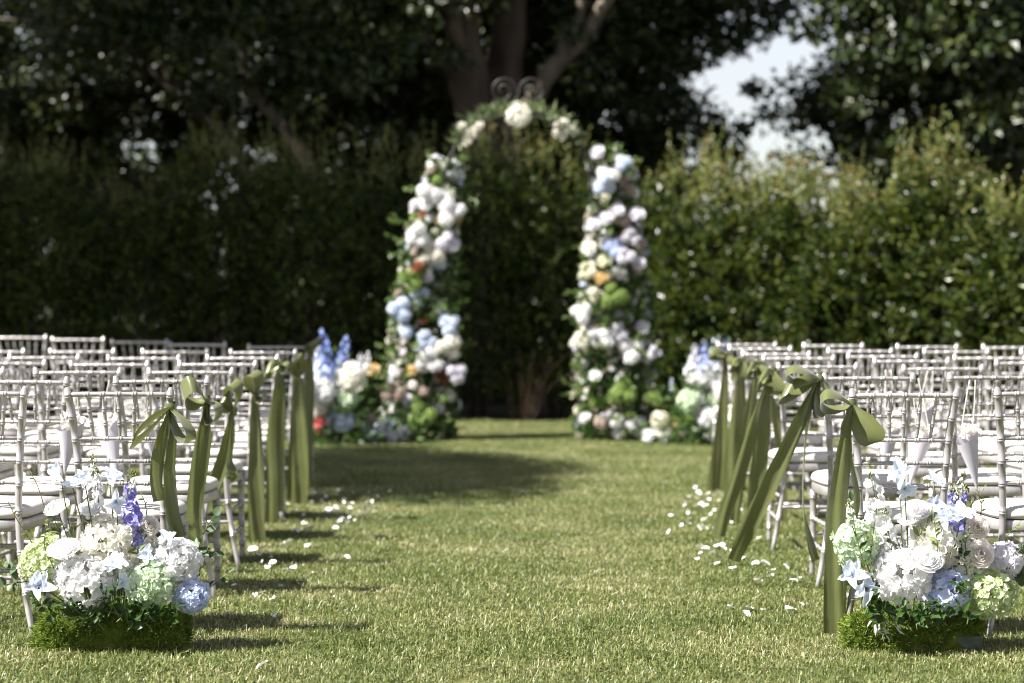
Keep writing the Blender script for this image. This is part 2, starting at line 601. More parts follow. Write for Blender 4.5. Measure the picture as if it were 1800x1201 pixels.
def shrub_meshes(seed, h, wx, wy, n=1350, tops=60, leaf=.062, peak=0.0):
    rng = np.random.default_rng(seed)
    mb = MB()
    u = rng.uniform(0, 1, n)
    th = rng.uniform(0, 2 * math.pi, n)
    z = rng.uniform(0.02, 1, n) ** 0.9
    rad = np.sqrt(rng.uniform(0.25, 1, n))
    prof = 0.86 + 0.14 * np.sin(z * 3.0) - 0.45 * np.clip(z - 0.72, 0, 1) ** 1.2
    lump = 1 + 0.10 * np.sin(th * 3 + z * 7 + seed) + 0.08 * np.sin(th * 5 - z * 11)
    x = np.cos(th) * rad * prof * lump * wx
    y = np.sin(th) * rad * prof * lump * wy
    zz = z * h * (0.90 + 0.10 * np.cos(th * 2 + seed) * rad)
    zz = zz * (1 - .16 * rad ** 2 * np.clip(z - .5, 0, 1) * 2 * (1 + peak))
    taper = 1 - peak * np.clip(z - .55, 0, 1) * 1.2
    x, y = x * taper, y * taper
    base = np.stack([x, y, zz], 1)
    out = np.stack([np.cos(th), np.sin(th), np.zeros(n)], 1)
    d = out * 0.55 + np.array([0, 0, 0.6]) + rng.normal(size=(n, 3)) * 0.45
    d /= np.linalg.norm(d, axis=1)[:, None]
    shoots(mb, base, d, rng.uniform(0.16, 0.36, n), 15, leaf, width=0.54, rng=rng)
    top = MB()
    th = rng.uniform(0, 2 * math.pi, tops)
    rad = np.sqrt(rng.uniform(0, 1, tops)) * 0.85
    base = np.stack([np.cos(th) * rad * wx, np.sin(th) * rad * wy, h * (0.93 - (0.13 + .22 * peak) * rad ** 2) + rng.normal(0, .05, tops)], 1)
    pull = rng.normal(0, .5, (6, 2)) * np.array([wx, wy])                # shoots stand in loose bunches
    pk_ = pull[rng.integers(0, 6, tops)]
    base[:, :2] = base[:, :2] * .5 + pk_ * .5
    d = np.stack([rng.normal(0, .26, tops), rng.normal(0, .26, tops), np.ones(tops)], 1)
    d /= np.linalg.norm(d, axis=1)[:, None]
    shoots(top, base, d, rng.uniform(0.08, 0.50, tops), 15, 0.062 if peak else 0.05, width=0.5, rng=rng)
    st = MB()
    for k in range(5):
        a = k * 1.3 + seed
        ctrl = [(math.cos(a) * .08, math.sin(a) * .06, 0), (math.cos(a) * .2 * wx, math.sin(a) * .2 * wy, h * .35), (math.cos(a + .4) * .5 * wx, math.sin(a + .4) * .5 * wy, h * .8)]
        pth = catmull(ctrl, 6)
        sweep(st, pth, np.linspace(.028, .008, len(pth)), 6)
    return mb, top, st


SHRUBS = []
for i, (h, wx, wy, n_, sz, tp, pk) in enumerate(((2.62, .62, .52, 1300, .062, 40, .0), (2.45, .70, .50, 1300, .062, 40, .0), (2.3, .66, .52, 1000, .082, 80, .35), (2.05, .68, .50, 950, .082, 90, .12), (2.75, .58, .52, 1050, .078, 90, .7))):
    a, b, c = shrub_meshes(20 + i * 7, h, wx, wy, n_, tp, sz, pk)
    SHRUBS.append((a.mesh('foliage', M['hedge'], False), b.mesh('young_shoots', M['shoot'], False), c.mesh('stem', M['bark'])))


def hedge_shrub(x, y, v, s, rz, label, group):
    r = thing('hedge_shrub', (x, y, -0.01), label, 'shrub', group, rz)
    r.scale = (1, 1, s)
    WM[r] = WM[r] @ Matrix.Diagonal((1, 1, s, 1))
    f, t, st = SHRUBS[v]
    for nm, me in (('foliage', f), ('young_shoots', t), ('stem', st)):
        o = bpy.data.objects.new(nm, me)
        COL.objects.link(o)
        o.parent = r
        if nm == 'young_shoots':
            o['kind'] = 'stuff'
    return r


HY = 24.35
shade_lbl = 'dark green leafy hedge shrub in deep shade under the tall trees'
mid_lbl = 'dark hedge shrub directly behind the flower arch opening'
for i, x in enumerate(np.arange(-6.4, -1.6, 0.86)):
    hedge_shrub(x, HY + 0.12 * math.sin(i * 2.1), i % 2, 1.06 + .09 * math.sin(i * 1.7), i * 1.1, shade_lbl, 'shaded hedge shrubs')
for i, x in enumerate((-1.15, -.35, .45)):
    hedge_shrub(x, HY + .15 + .1 * math.sin(i * 2.9), (i + 1) % 2, (1.12, 1.1, 1.15)[i], .5 + i * 1.7, mid_lbl, 'hedge shrubs behind the arch')
sun_sh = [(1.15, 24.2, 1, .98, 'half-lit hedge shrub just beside the arch, on its sunlit side'),
          (1.85, 23.75, 2, 1.12, 'hedge shrub below the gap of open sky, partly sunlit'),
          (2.4, 23.2, 3, 1.16, 'sunlit hedge shrub with reddish young tips, just past the sky gap'),
          (2.85, 22.6, 2, 1.04, 'broad sunlit hedge shrub with pale upright shoots'),
          (3.3, 22.05, 3, 1.08, 'lowest sunlit hedge shrub, beside the tall pointed one'),
          (3.85, 21.55, 4, .98, 'tallest sunlit hedge shrub rising to a pointed crown of shoots'),
          (4.4, 21.0, 3, 1.04, 'sunlit hedge shrub beyond the tallest pointed one')]
for i, (x, y, v, s, lb) in enumerate(sun_sh):
    hedge_shrub(x, y, v, s, 2.2 + i * 1.9, lb, 'sunlit hedge shrubs')
hedge_shrub(4.95, 20.5, 3, 1.0, 1.0, 'sunlit hedge shrub at the far end of the hedge row', 'sunlit hedge shrubs')


# ================================================================== TREES
def crown_mesh(seed, radii, clumps, per, size, clump_r=0.42, hollow=0.35, zmin=-1.0):
    rng = np.random.default_rng(seed)
    mb = MB()
    c = unit(clumps, rng) * (hollow + (1 - hollow) * rng.uniform(0, 1, clumps)[:, None] ** 0.6)
    lump = 1 + 0.16 * np.sin(c[:, 0] * 5 + seed) + 0.14 * np.sin(c[:, 1] * 6 + c[:, 2] * 4 + seed * 2)
    c = c * lump[:, None]
    c[:, 2] = np.maximum(c[:, 2], zmin)
    c *= np.array(radii)
    cr = clump_r * rng.uniform(0.6, 1.35, clumps)
    off = unit(clumps * per, rng).reshape(clumps, per, 3) * (rng.uniform(0, 1, (clumps, per, 1)) ** 0.45)
    off *= cr[:, None, None]
    off[:, :, 2] *= 0.62
    pos = (c[:, None, :] + off).reshape(-1, 3)
    al = off.reshape(-1, 3) * 1.2 + rng.normal(size=(clumps * per, 3)) * 0.3 + np.array([0, 0, -0.18])
    leaf_cloud(mb, pos, al, size * rng.uniform(0.55, 1.25, clumps * per), width=0.72, fold=0.18, rng=rng)
    return mb


def limb(mb, ctrl, r0, r1, seg=9, wob=0.03, seed=0):
    p = catmull(ctrl, 8)
    rng = np.random.default_rng(seed)
    k = np.linspace(0, 1, len(p))
    rr = r0 + (r1 - r0) * k
    rr = rr * (1 + 0.10 * np.sin(k * 23 + seed) + 0.06 * np.sin(k * 51 + seed * 3))
    p = p + np.stack([np.sin(k * 17 + seed), np.cos(k * 13 + seed), 0 * k], 1) * wob
    sweep(mb, p, rr, seg)


def tree(name, base, label, trunk, limbs, crowns, bark='bark', twigs=None):
    r = thing(name, base, label, 'tree', 'tall trees round the lawn')
    B = np.array(base)
    mb = MB()
    for i, (ctrl, a, b) in enumerate(trunk):
        limb(mb, np.array(ctrl) - B, a, b, seed=i + 1)
    mb.obj('trunk', M[bark], None)
    o = bpy.context.scene.objects[-1] if False else LAST()
    o.parent = r
    for i, (ctrl, a, b, bk) in enumerate(limbs):
        mb = MB()
        limb(mb, np.array(ctrl) - B, a, b, seed=i + 5)
        mb.obj('limb', M[bk], None)
        LAST().parent = r
    for cc, mesh in crowns:
        o = bpy.data.objects.new('crown', mesh)
        COL.objects.link(o)
        o.parent = r
        o.location = Vector(cc) - Vector(base)
    return r


def LAST():
    return list(WM)[-1]


def pts(*a):
    """list of (px, py, d) -> points"""
    return [tuple(P(*k)) for k in a]


crA = crown_mesh(3, (3.0, 1.8, 2.3), 150, 105, 0.105).mesh('crown', M['tree_leaf'], False)
crB = crown_mesh(8, (2.4, 1.9, 2.2), 190, 105, 0.105).mesh('crown', M['tree_leaf'], False)
crC = crown_mesh(14, (1.7, 1.4, 1.45), 140, 105, 0.11).mesh('crown', M['tree_leaf'], False)
crD = crown_mesh(21, (2.7, 1.9, 2.7), 380, 110, 0.13, clump_r=.46).mesh('crown', M['tree_leaf'], False)
crS = crown_mesh(33, (4.2, 2.1, 2.0), 760, 110, 0.13, clump_r=.55, hollow=.1).mesh('crown', M['tree_leaf'], False)
crL = crown_mesh(40, (0.8, 2.0, 0.7), 105, 100, 0.12, clump_r=.36, hollow=.1).mesh('crown', M['tree_leaf'], False)
crT = crown_mesh(61, (1.25, 1.0, 1.0), 46, 90, 0.11, clump_r=.34, hollow=.1).mesh('crown', M['tree_leaf'], False)
crF = crown_mesh(51, (2.2, 1.2, 2.0), 200, 90, 0.16, clump_r=.5, hollow=.1).mesh('crown', M['tree_leaf'], False)

# the many-stemmed old tree whose trunk rises behind the arch
d0 = 27.3
base = (P(850, 0, d0).x, d0, -0.01)
tree('spreading_tree', base, 'old many-stemmed tree with thick grey trunk rising behind the flower arch',
     [([base, *pts((842, 420, d0), (838, 260, d0), (826, 120, d0), (806, -40, d0), (796, -260, d0))], .30, .15),
      ([(base[0] + .1, d0 + .1, 0), *pts((870, 420, d0 + .2), (880, 250, d0 + .2), (890, 100, d0 + .3), (893, -60, d0 + .3), (905, -300, d0 + .3))], .30, .17)],
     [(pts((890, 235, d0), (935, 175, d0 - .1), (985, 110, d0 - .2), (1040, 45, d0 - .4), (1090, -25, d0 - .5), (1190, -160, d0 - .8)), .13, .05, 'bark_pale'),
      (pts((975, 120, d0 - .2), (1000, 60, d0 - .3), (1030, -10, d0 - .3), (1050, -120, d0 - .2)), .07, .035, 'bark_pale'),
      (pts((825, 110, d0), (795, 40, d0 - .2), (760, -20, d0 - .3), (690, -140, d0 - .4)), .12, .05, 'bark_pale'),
      (pts((800, 130, d0 - .1), (765, 100, d0 - .2), (752, 40, d0 - .2), (745, -60, d0 - .3)), .07, .03, 'bark')],
     [((-.6, 29.8, 6.0), crB), ((-.5, 28.2, 7.5), crB), ((1.1, 29.6, 5.0), crC), ((-2.3, 29.4, 5.0), crC), ((2.9, 31.2, 6.25), crC), ((-.7, 31.5, 3.9), crC), ((1.0, 31.8, 3.4), crC), ((2.2, 30.4, 4.7), crT), ((1.7, 31.0, 2.9), crT), ((-1.5, 26.2, 4.7), crT), ((-.2, 26.4, 5.0), crT)])
# leaning trees on the shaded side
d1 = 27.8
b1 = (P(640, 0, d1).x, d1, -0.01)
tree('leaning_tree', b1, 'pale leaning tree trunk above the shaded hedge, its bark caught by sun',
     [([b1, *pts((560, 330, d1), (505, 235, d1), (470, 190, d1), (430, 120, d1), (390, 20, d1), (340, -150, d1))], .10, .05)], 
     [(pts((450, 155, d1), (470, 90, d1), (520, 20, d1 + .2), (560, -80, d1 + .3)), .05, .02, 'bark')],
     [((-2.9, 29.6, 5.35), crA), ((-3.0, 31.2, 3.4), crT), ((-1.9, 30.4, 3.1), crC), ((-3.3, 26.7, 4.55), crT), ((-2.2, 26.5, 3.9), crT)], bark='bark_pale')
d2 = 28.6
b2 = (P(470, 0, d2).x, d2, -0.01)
tree('leaning_tree', b2, 'dark leaning tree trunk above the shaded hedge, farther from the arch',
     [([b2, *pts((440, 330, d2), (405, 250, d2), (355, 200, d2), (310, 160, d2), (250, 110, d2), (120, 20, d2), (20, -80, d2))], .085, .04)],
     [(pts((300, 155, d2), (280, 90, d2), (300, 20, d2), (320, -60, d2)), .05, .02, 'bark'),
      (pts((150, 45, d2), (110, 60, d2), (60, 40, d2), (-40, 30, d2)), .03, .012, 'bark_pale')],
     [((-5.9, 29.4, 5.3), crA), ((-4.6, 30.6, 4.0), crT), ((-6.3, 31.4, 3.3), crT), ((-5.0, 31.8, 3.0), crC), ((-4.3, 27.0, 4.3), crT), ((-6.7, 30.2, 4.3), crT), ((-7.4, 33, 3.2), crC)])
# the big tree whose crown overhangs and shades this side of the hedge
b3 = (-8.6, 23.6, -0.01)
tree('shade_tree', b3, 'broad tree overhanging the dark hedge and shading it',
     [([b3, (-8.5, 23.5, 2.5), (-8.2, 23.3, 5.0), (-7.8, 23.1, 7.5)], .33, .14)],
     [([(-8.4, 23.5, 3.6), (-7.4, 23.2, 5.0), (-6.0, 23.0, 6.4)], .14, .05, 'bark'), ([(-8.3, 23.4, 4.2), (-9.4, 22.8, 5.6), (-10.6, 22.6, 6.8)], .13, .05, 'bark')],
     [((-7.7, 22.95, 6.9), crS), ((-10.2, 23.3, 9.8), crS)])
# tree standing beside the chairs, its branch throws the patch of shade on the aisle
b4 = (-7.6, 15.2, -0.01)
tree('lawn_tree', b4, 'tree at the lawn edge whose branch shades the aisle',
     [([b4, (-7.5, 15.1, 2.5), (-7.2, 15.0, 4.6), (-6.8, 14.9, 6.6)], .2, .07)],
     [([(-7.2, 15.0, 4.4), (-6.5, 14.8, 5.5), (-5.7, 14.6, 6.2)], .07, .03, 'bark')],
     [((-5.6, 14.5, 6.3), crL), ((-7.2, 15.0, 7.4), crL)])
# the dark tree over the sunlit hedge
b5 = (6.6, 28.2, -0.01)
tree('broadleaf_tree', b5, 'dense dark broadleaf tree beyond the sunlit hedge', 
     [([b5, (6.6, 28.2, 2.5), (6.4, 28.0, 4.5), (6.0, 27.8, 7.5)], .26, .12)],
     [([(6.5, 28.1, 3.0), (5.4, 27.8, 4.2), (4.3, 27.5, 5.0)], .10, .03, 'bark')],
     [((5.65, 28.3, 5.35), crD), ((5.0, 30.2, 3.3), crC), ((6.6, 29.8, 3.4), crC)])
# a far belt of trees
for i, (x, y, z, lb) in enumerate(((-9.5, 38, 1.5, 'distant rounded tree farthest along behind the shaded hedge'), (-6.2, 37, 1.2, 'distant tree glimpsed between the two leaning trunks'),
                                   (-2.6, 38.5, 1.5, 'distant tree glimpsed beside the pale leaning trunk'), (0.6, 37, 1.5, 'distant tree half hidden behind the thick grey trunk'),
                                   (7.6, 39, 1.7, 'distant tree under the dense dark broadleaf crown'), (10.8, 38, 1.8, 'distant tree beyond the far end of the hedge'))):
    bb = (x, y, -0.01)
    tree('distant_tree', bb, lb, [([bb, (x, y, 1.0), (x + .1, y, z + .6)], .14, .06)], [], [((x, y, z), crF)])

# dry clump in the dark gap of the arch
mb = MB()
rng = np.random.default_rng(77)
for k in range(18):
    a = rng.uniform(0, 6.28)
    r = rng.uniform(0, .12)
    hgt = rng.uniform(.35, .8)
    x0, y0 = math.cos(a) * r, math.sin(a) * r
    sp = rng.uniform(.1, .55)
    pth = catmull([(x0, y0, 0), (x0 + math.cos(a) * sp * .35, y0 + math.sin(a) * sp * .3, hgt * .65), (x0 + math.cos(a) * sp, y0 + math.sin(a) * sp * .6, hgt)], 4)
    sweep(mb, pth, np.linspace(.004, .0012, len(pth)), 3, caps=False)
dc = place('dry_grass_clump', mb.mesh('dry_grass_clump', M['straw']), None, Matrix.Translation((.12, 23.55, -.012)))
tag(dc, 'brown dry grass clump in the dark gap behind the arch', 'plant')


# ================================================================== CHAIRS
def chair_parts():
    parts = []
    S = 'silver'

    def stick(name, ctrl, r0, r1, rings, seg=9, bump=.0024):
        mb = MB()
        p, r = ringed(ctrl, r0, r1, rings, bump)
        sweep(mb, p, r, seg)
        parts.append((name, mb.mesh(name, M[S]), S))

    def post_xy(z):
        zs = [0, .12, .30, .46, .60, .77, .95]
        xs = [.228, .200, .168, .156, .160, .172, .195]
        ys = [-.262, -.232, -.202, -.192, -.200, -.222, -.262]
        return np.interp(z, zs, xs), np.interp(z, zs, ys)
    zz = [0, .12, .30, .46, .60, .77, .925]
    for s in (-1, 1):
        ctrl = [(s * post_xy(z)[0], post_xy(z)[1], z) for z in zz] + [(s * .1955, -.2625, .948)]
        mb = MB()
        p, r = ringed(ctrl, .0125, .0148, [.18, .34, .50, .61, .70, .79, .88, .968], .0019, base=18)
        r[-1] *= .55
        r[p[:, 2] < .15] *= np.interp(p[p[:, 2] < .15][:, 2], [0, .15], [.80, 1.0])
        sweep(mb, p, r, 10)
        parts.append(('back_leg', mb.mesh('back_leg', M[S]), S))
    for s in (-1, 1):
        stick('front_leg', [(s * .188, .172, 0), (s * .183, .172, .2), (s * .180, .170, .405)], .0125, .0165, [.22, .45, .68, .92], 9)
    for nm, z, rr in (('top_rail', .922, .0092), ('back_rail', .754, .0078), ('back_rail', .668, .0073), ('back_rail', .583, .0073)):
        x, y = post_xy(z)
        fr = [.5 + (k - 2) * (.155 if nm == 'top_rail' else .148) for k in range(5)]
        stick(nm, [(-x, y, z), (0, y - .012, z + .002), (x, y, z)], rr, rr, fr, 8)
    xt, yt = post_xy(.922)
    xb, yb = post_xy(.754)
    for k in range(5):
        a = (k - 2) * .155 * 2 * xt
        b = (k - 2) * .148 * 2 * xb
        cv = .012 * (1 - ((k - 2) / 2.6) ** 2)
        mb = MB()
        p, r = ringed([(b, yb - cv, .758), (a, yt - cv, .920)],   .0070, .0070, [.34, .66], .0016, base=14)
        t = np.linspace(0, 1, len(r))
        zt = (p[:, 2] - .758) / .162
        r = r * np.interp(zt, [0, .12, .3, .7, .88, 1], [.62, .85, 1.08, 1.08, .8, .58])
        sweep(mb, p, r, 8)
        parts.append(('spindle', mb.mesh('spindle', M[S]), S))
    # seat
    th = np.linspace(0, 2 * math.pi, 49)[:-1]
    n = 5.0
    ox = np.sign(np.cos(th)) * np.abs(np.cos(th)) ** (2 / n)
    oy = np.sign(np.sin(th)) * np.abs(np.sin(th)) ** (2 / n)

    def ring(inset, z):
        hw = .190 + .016 * oy
        return np.stack([ox * (hw - inset), oy * (.200 - inset), np.full_like(ox, z)], 1)

    def lathe(name, prof, mat, close_top, zc):
        mb = MB()
        rows = [ring(i, z) for i, z in prof]
        V = np.vstack(rows)
        m = len(ox)
        q = []
        for a in range(len(rows) - 1):
            for b in range(m):
                b2 = (b + 1) % m
                q.append((a * m + b, a * m + b2, (a + 1) * m + b2, (a + 1) * m + b))
        V = np.vstack([V, [[0, 0, zc]], [[0, 0, prof[0][1]]]])
        t = [((len(rows) - 1) * m + b, (len(rows) - 1) * m + (b + 1) % m, len(V) - 2) for b in range(m)]
        t += [((b + 1) % m, b, len(V) - 1) for b in range(m)]
        mb.add(V, q, t)
        parts.append((name, mb.mesh(name, M[mat]), mat))
    lathe('seat_frame', [(.012, .396), (.004, .398), (.0, .404), (.0, .436), (.005, .441), (.02, .442)], S, True, .442)
    lathe('seat_cushion', [(.012, .4445), (.001, .450), (-.003, .460), (-.001, .472), (.006, .482), (.020, .490), (.045, .4955), (.085, .4985)], 'cushion', True, .4995)
    # stretchers
    for s in (-1, 1):
        for z in (.275, .165):
            x0, y0 = post_xy(z)
            stick('stretcher', [(s * .183, .172, z), (s * x0, y0, z)], .0085, .0085, [.25, .5, .75], 7)
    for z in (.305, .205):
        stick('stretcher', [(-.182, .172, z), (.182, .172, z)], .0085, .0085, [.25, .5, .75], 7)
    x0, y0 = post_xy(.225)
    stick('stretcher', [(-x0, y0, .225), (x0, y0, .225)], .0085, .0085, [.25, .5, .75], 7)
    return parts


CHAIR = chair_parts()
ORD = ['first', 'second', 'third', 'fourth', 'fifth', 'sixth', 'seventh', 'eighth']


def chair(x, y, rz, label, group):
    r = thing('chiavari_chair', (x, y, 0), label, 'chair', group, rz)
    for nm, me, mt in CHAIR:
        o = bpy.data.objects.new(nm, me)
        COL.objects.link(o)
        o.parent = r
    return r


rj = random.Random(3)
# distance of each row's back posts (top), aisle end first
LEFT_D = [9.05, 10.2, 11.25, 12.35, 13.4, 14.5, 15.75]
LEFT_X = [-1.273, -1.285, -1.297, -1.31, -1.30, -1.30, -1.33]
RIGHT_D = [8.95, 10.55, 12.0, 13.35, 14.15, 15.35, 16.4]
RIGHT_X = [1.257, 1.358, 1.318, 1.385, 1.358, 1.377, 1.40]
SKEW = [.06, -.02, -.38, -.52, -.5, -.45, -.4]
LEFT_POST, RIGHT_POST = [], []
for r_, (d, x) in enumerate(zip(LEFT_D, LEFT_X)):
    k = 0
    while True:
        xo = x - .195 - k * .553
        dd = d + (k * .72 if r_ == 6 else k * .04) + (rj.uniform(-.10, .10) if k else 0)
        if xo + .2 < -.2118 * dd - .15 or k > 5:
            break
        rz = R(rj.uniform(-6, 6)) if k else R(rj.uniform(-1.5, 1.5))
        if r_ == 6 and k:
            rz += R(-8)
        place_w = 'the aisle' if k == 0 else f'{ORD[k]} from the aisle'
        rr = len(LEFT_D) - 1 - r_
        rowname = 'row nearest the arch' if rr == 0 else f'{ORD[rr]} row from the arch'
        lb = (f'silver chiavari chair on the aisle, {rowname}, shaded-hedge side' if k == 0 else f'silver chiavari chair {ORD[k]} from the aisle, {rowname}, shaded-hedge side')
        chair(xo, dd + .262, rz, lb, 'chairs on the shaded-hedge side')
        k += 1
    LEFT_POST.append((x, d))
for r_, (d, x) in enumerate(zip(RIGHT_D, RIGHT_X)):
    k = 0
    while True:
        xo = x + .195 + k * .555
        sk = 0 if k == 0 else SKEW[r_] * (1 + .35 * (k - 1))
        dd = d + sk + (rj.uniform(-.10, .10) if k else 0)
        if xo - .2 > .2118 * dd + .15 or k > 5:
            break
        rz = R(rj.uniform(-6, 6)) if k else R(rj.uniform(-1.5, 1.5))
        rr = len(RIGHT_D) - 1 - r_
        rowname = 'row nearest the arch' if rr == 0 else f'{ORD[rr]} row from the arch'
        lb = (f'silver chiavari chair on the aisle, {rowname}, sunlit-hedge side' if k == 0 else f'silver chiavari chair {ORD[k]} from the aisle, {rowname}, sunlit-hedge side')
        chair(xo, dd + .262, rz, lb, 'chairs on the sunlit-hedge side')
        k += 1
    RIGHT_POST.append((x, d))


# ================================================================== RIBBON BOWS
def ribbon_strip(mb, ctrl, width, n=8, face=(0, -1, 0), taper=None, twist=None, curl=0.0):
    """flat satin strip along ctrl; taper / twist are values at the control points"""
    p = catmull(ctrl, n)
    m = len(p)
    tan = np.gradient(p, axis=0)
    tan /= np.linalg.norm(tan, axis=1)[:, None] + 1e-9
    fc = np.broadcast_to(np.asarray(face, float), (m, 3))
    w = np.cross(tan, fc)
    ln = np.linalg.norm(w, axis=1)[:, None]
    w = w / np.maximum(ln, 1e-4)
    nrm = np.cross(w, tan)
    kk = np.linspace(0, 1, m)
    kc = np.linspace(0, 1, len(ctrl))
    tw = np.interp(kk, kc, twist) if twist is not None else np.zeros(m)
    tp = np.interp(kk, kc, taper) if taper is not None else np.ones(m)
    wd = w * np.cos(tw)[:, None] + nrm * np.sin(tw)[:, None]
    n2 = np.cross(wd, tan)
    ph = float(abs(p[0, 0] * 37 + p[-1, 2] * 91)) % 6.28
    us = np.linspace(-1, 1, 9)
    cols = []
    grow = np.clip(kk * 3, 0, 1)
    for u in us:
        ripple = .11 * np.sin(u * 3.2 + ph + kk * 3.0) + .05 * np.sin(u * 7.0 - ph + kk * 9.0) + .16 * np.sin(kk * 8 + ph) * .5
        cols.append(p + wd * (u * width / 2 * tp * (1 - .05 * np.abs(np.sin(kk * 5 + ph))))[:, None] + n2 * (curl * width * (u * u - .4)) + n2 * (width * ripple * (.85 - .45 * grow))[:, None])
    V = np.stack(cols, 1).reshape(-1, 3)
    mb.add(V, grid_faces(m, 9))


def bow_loop(mb, u, v, w, width):
    """a loop leaving the knot along u, opening along v, its band as wide as vector w"""
    u, v, w = np.array(u, float), np.array(v, float), np.array(w, float)
    w = w / np.linalg.norm(w)
    ctrl = np.array([[0, 0, 0], .42 * u + .55 * v, .82 * u + .62 * v, 1.02 * u + .05 * v, .85 * u - .45 * v, .42 * u - .42 * v, [0, 0, 0]])
    p = catmull(ctrl, 7)
    m = len(p)
    kk = np.linspace(0, 1, m)
    tp = np.interp(kk, [0, .18, .35, .65, .82, 1], [.28, .8, 1, 1, .8, .28])
    V = np.stack([p + w * (s * width / 2 * tp)[:, None] for s in (-1, -.4, .4, 1)], 1)
    V[:, 1:3] += (np.cross(w, u) / (np.linalg.norm(u) + 1e-9) * .004)[None, None, :]
    mb.add(V.reshape(-1, 3), grid_faces(m, 4))


def knot(mb, r=.021):
    th = np.linspace(0, 2 * math.pi, 17)[:-1]
    rows = []
    for z, k in ((-.020, .92), (-.012, 1.06), (-.003, 1.0), (.004, 1.07), (.013, 1.04), (.020, .9)):
        rr = r * k * (1 + .08 * np.sin(th * 3 + z * 200))
        rows.append(np.stack([np.cos(th) * rr, np.sin(th) * rr, np.full_like(th, z) + .004 * np.sin(th * 2)], 1))
    V = np.vstack(rows)
    q = [(a * 16 + b, a * 16 + (b + 1) % 16, (a + 1) * 16 + (b + 1) % 16, (a + 1) * 16 + b) for a in range(5) for b in range(16)]
    mb.add(V, q)


def bow(loc, loops, tails, label, side):
    """loc = point on the post; loops (u, v, w, width); tails (ctrl, width, kwargs), all relative to loc"""
    group = 'satin bows on the aisle chairs'
    r = thing('ribbon_bow', loc, label, 'ribbon', group)
    mb = MB()
    knot(mb)
    o = mb.obj('knot', M['satin'])
    o.parent = r
    for u, v, w, wd in loops:
        mb = MB()
        f = np.array([0, -.022, 0])
        bow_loop(mb, u, v, w, wd)
        mb.v = [a + f.astype(np.float32) for a in mb.v]
        o = mb.obj('loop', M['satin'])
        o.parent = r
    for ctrl, wd, kw in tails:
        mb = MB()
        c = [(x, y - .022, z) for x, y, z in ctrl]
        ribbon_strip(mb, c, wd, **kw)
        o = mb.obj('tail', M['satin'])
        o.parent = r
    return r


def rel(loc, d, lst):
    """photo pixels (px, py[, dy]) -> offsets from loc at distance d"""
    out = []
    for t in lst:
        p = P(t[0], t[1], d) - loc
        out.append((p.x, (t[2] if len(t) > 2 else 0.0) - .002, p.z))
    return out


def bow_at(side, row, knot_px, loops, tails, width=.055):
    d = (LEFT_POST if side == 'L' else RIGHT_POST)[row][1]
    loc = P(knot_px[0], knot_px[1], d)
    loc.y = d + .003
    L_, T_ = [], []
    for (ex, ey, ey_d), v, w in loops:
        e = P(ex, ey, d) - loc
        f_ = 1.5 if row < 2 else 1.15
        L_.append(((e.x * (1.12 if row < 2 else 1), ey_d, e.z * (1.12 if row < 2 else 1)), tuple(f_ * c for c in v), w, width * (1.25 if row < 2 else 1.05)))
    for t in tails:
        kw = dict(t[1]) if len(t) > 1 else {}
        ww = kw.pop('w', width)
        T_.append((rel(loc, d, t[0]), ww, kw))
    rr = 6 - row
    rowname = 'row nearest the arch' if rr == 0 else f'{ORD[rr]} row from the arch'
    lb = f'olive satin ribbon bow tied to the aisle chair, {rowname}, ' + ('shaded-hedge side' if side == 'L' else 'sunlit-hedge side')
    bow(loc, L_, T_, lb, side)


V_ = lambda *a: a
# shaded-hedge side, nearest the camera first
bow_at('L', 0, (300, 717),
       [((243, 768, -.02), (.012, -.03, .030), (.35, -.55, .75)), ((330, 767, -.04), (.028, -.02, .010), (.5, .9, .1))],
       [([(297, 722), (288, 760), (280, 800), (276, 845), (281, 880)], dict(w=.05, twist=[1.1, .5, .35, .3, .4], taper=[.3, .8, 1, 1, .95])),
        ([(303, 722), (304, 770, .01), (300, 830, .02), (304, 900, .02), (314, 945, .03)], dict(w=.058, twist=[1.2, 1.0, .85, .6, .35], taper=[.3, .8, 1, 1, 1]))], .05)
bow_at('L', 1, (362, 705),
       [((330, 690, -.05), (.02, -.03, .045), (-.3, .45, .85)), ((378, 735, -.02), (.03, -.02, .03), (.3, .9, .2))],
       [([(366, 705), (358, 760), (348, 830), (342, 900), (346, 960)], dict(w=.066, twist=[.9, .5, .2, .12, .1], taper=[.35, .85, 1, 1, 1])),
        ([(364, 706), (366, 770, .02), (352, 860, .03), (336, 940, .04)], dict(w=.05, twist=[1.2, .9, .7, .6], taper=[.3, .9, 1, 1]))], .066)
bow_at('L', 2, (409, 722),
       [((412, 672, -.06), (.045, -.03, .0), (.35, .5, .3)), ((392, 700, -.03), (.02, -.02, .03), (.3, .5, .8)), ],
       [([(409, 724), (403, 770), (390, 820), (376, 850), (370, 868)], dict(w=.07, twist=[.9, .3, .15, .1, .1], taper=[.35, .9, 1, 1, 1])),
        ([(411, 724), (408, 780, -.02), (404, 810, -.02), (412, 832, -.03), (404, 842, -.02)], dict(w=.045, twist=[1.1, 1.0, .9, .4, .3], taper=[.35, .9, 1, 1, .9]))], .066)
bow_at('L', 3, (449, 694),
       [((446, 655, -.07), (.045, -.03, .0), (.5, .6, .3)), ((466, 700, -.03), (.02, -.02, .035), (.2, .9, .3))],
       [([(449, 696), (450, 760), (450, 840), (452, 910), (457, 968)], dict(w=.078, twist=[.7, .35, .15, .15, .2], taper=[.5, .9, 1, 1, 1])),
        ([(448, 696), (446, 780, .02), (444, 860, .02), (446, 960, .03)], dict(w=.06, twist=[1, .8, .6, .6], taper=[.4, .9, 1, 1]))], .075)
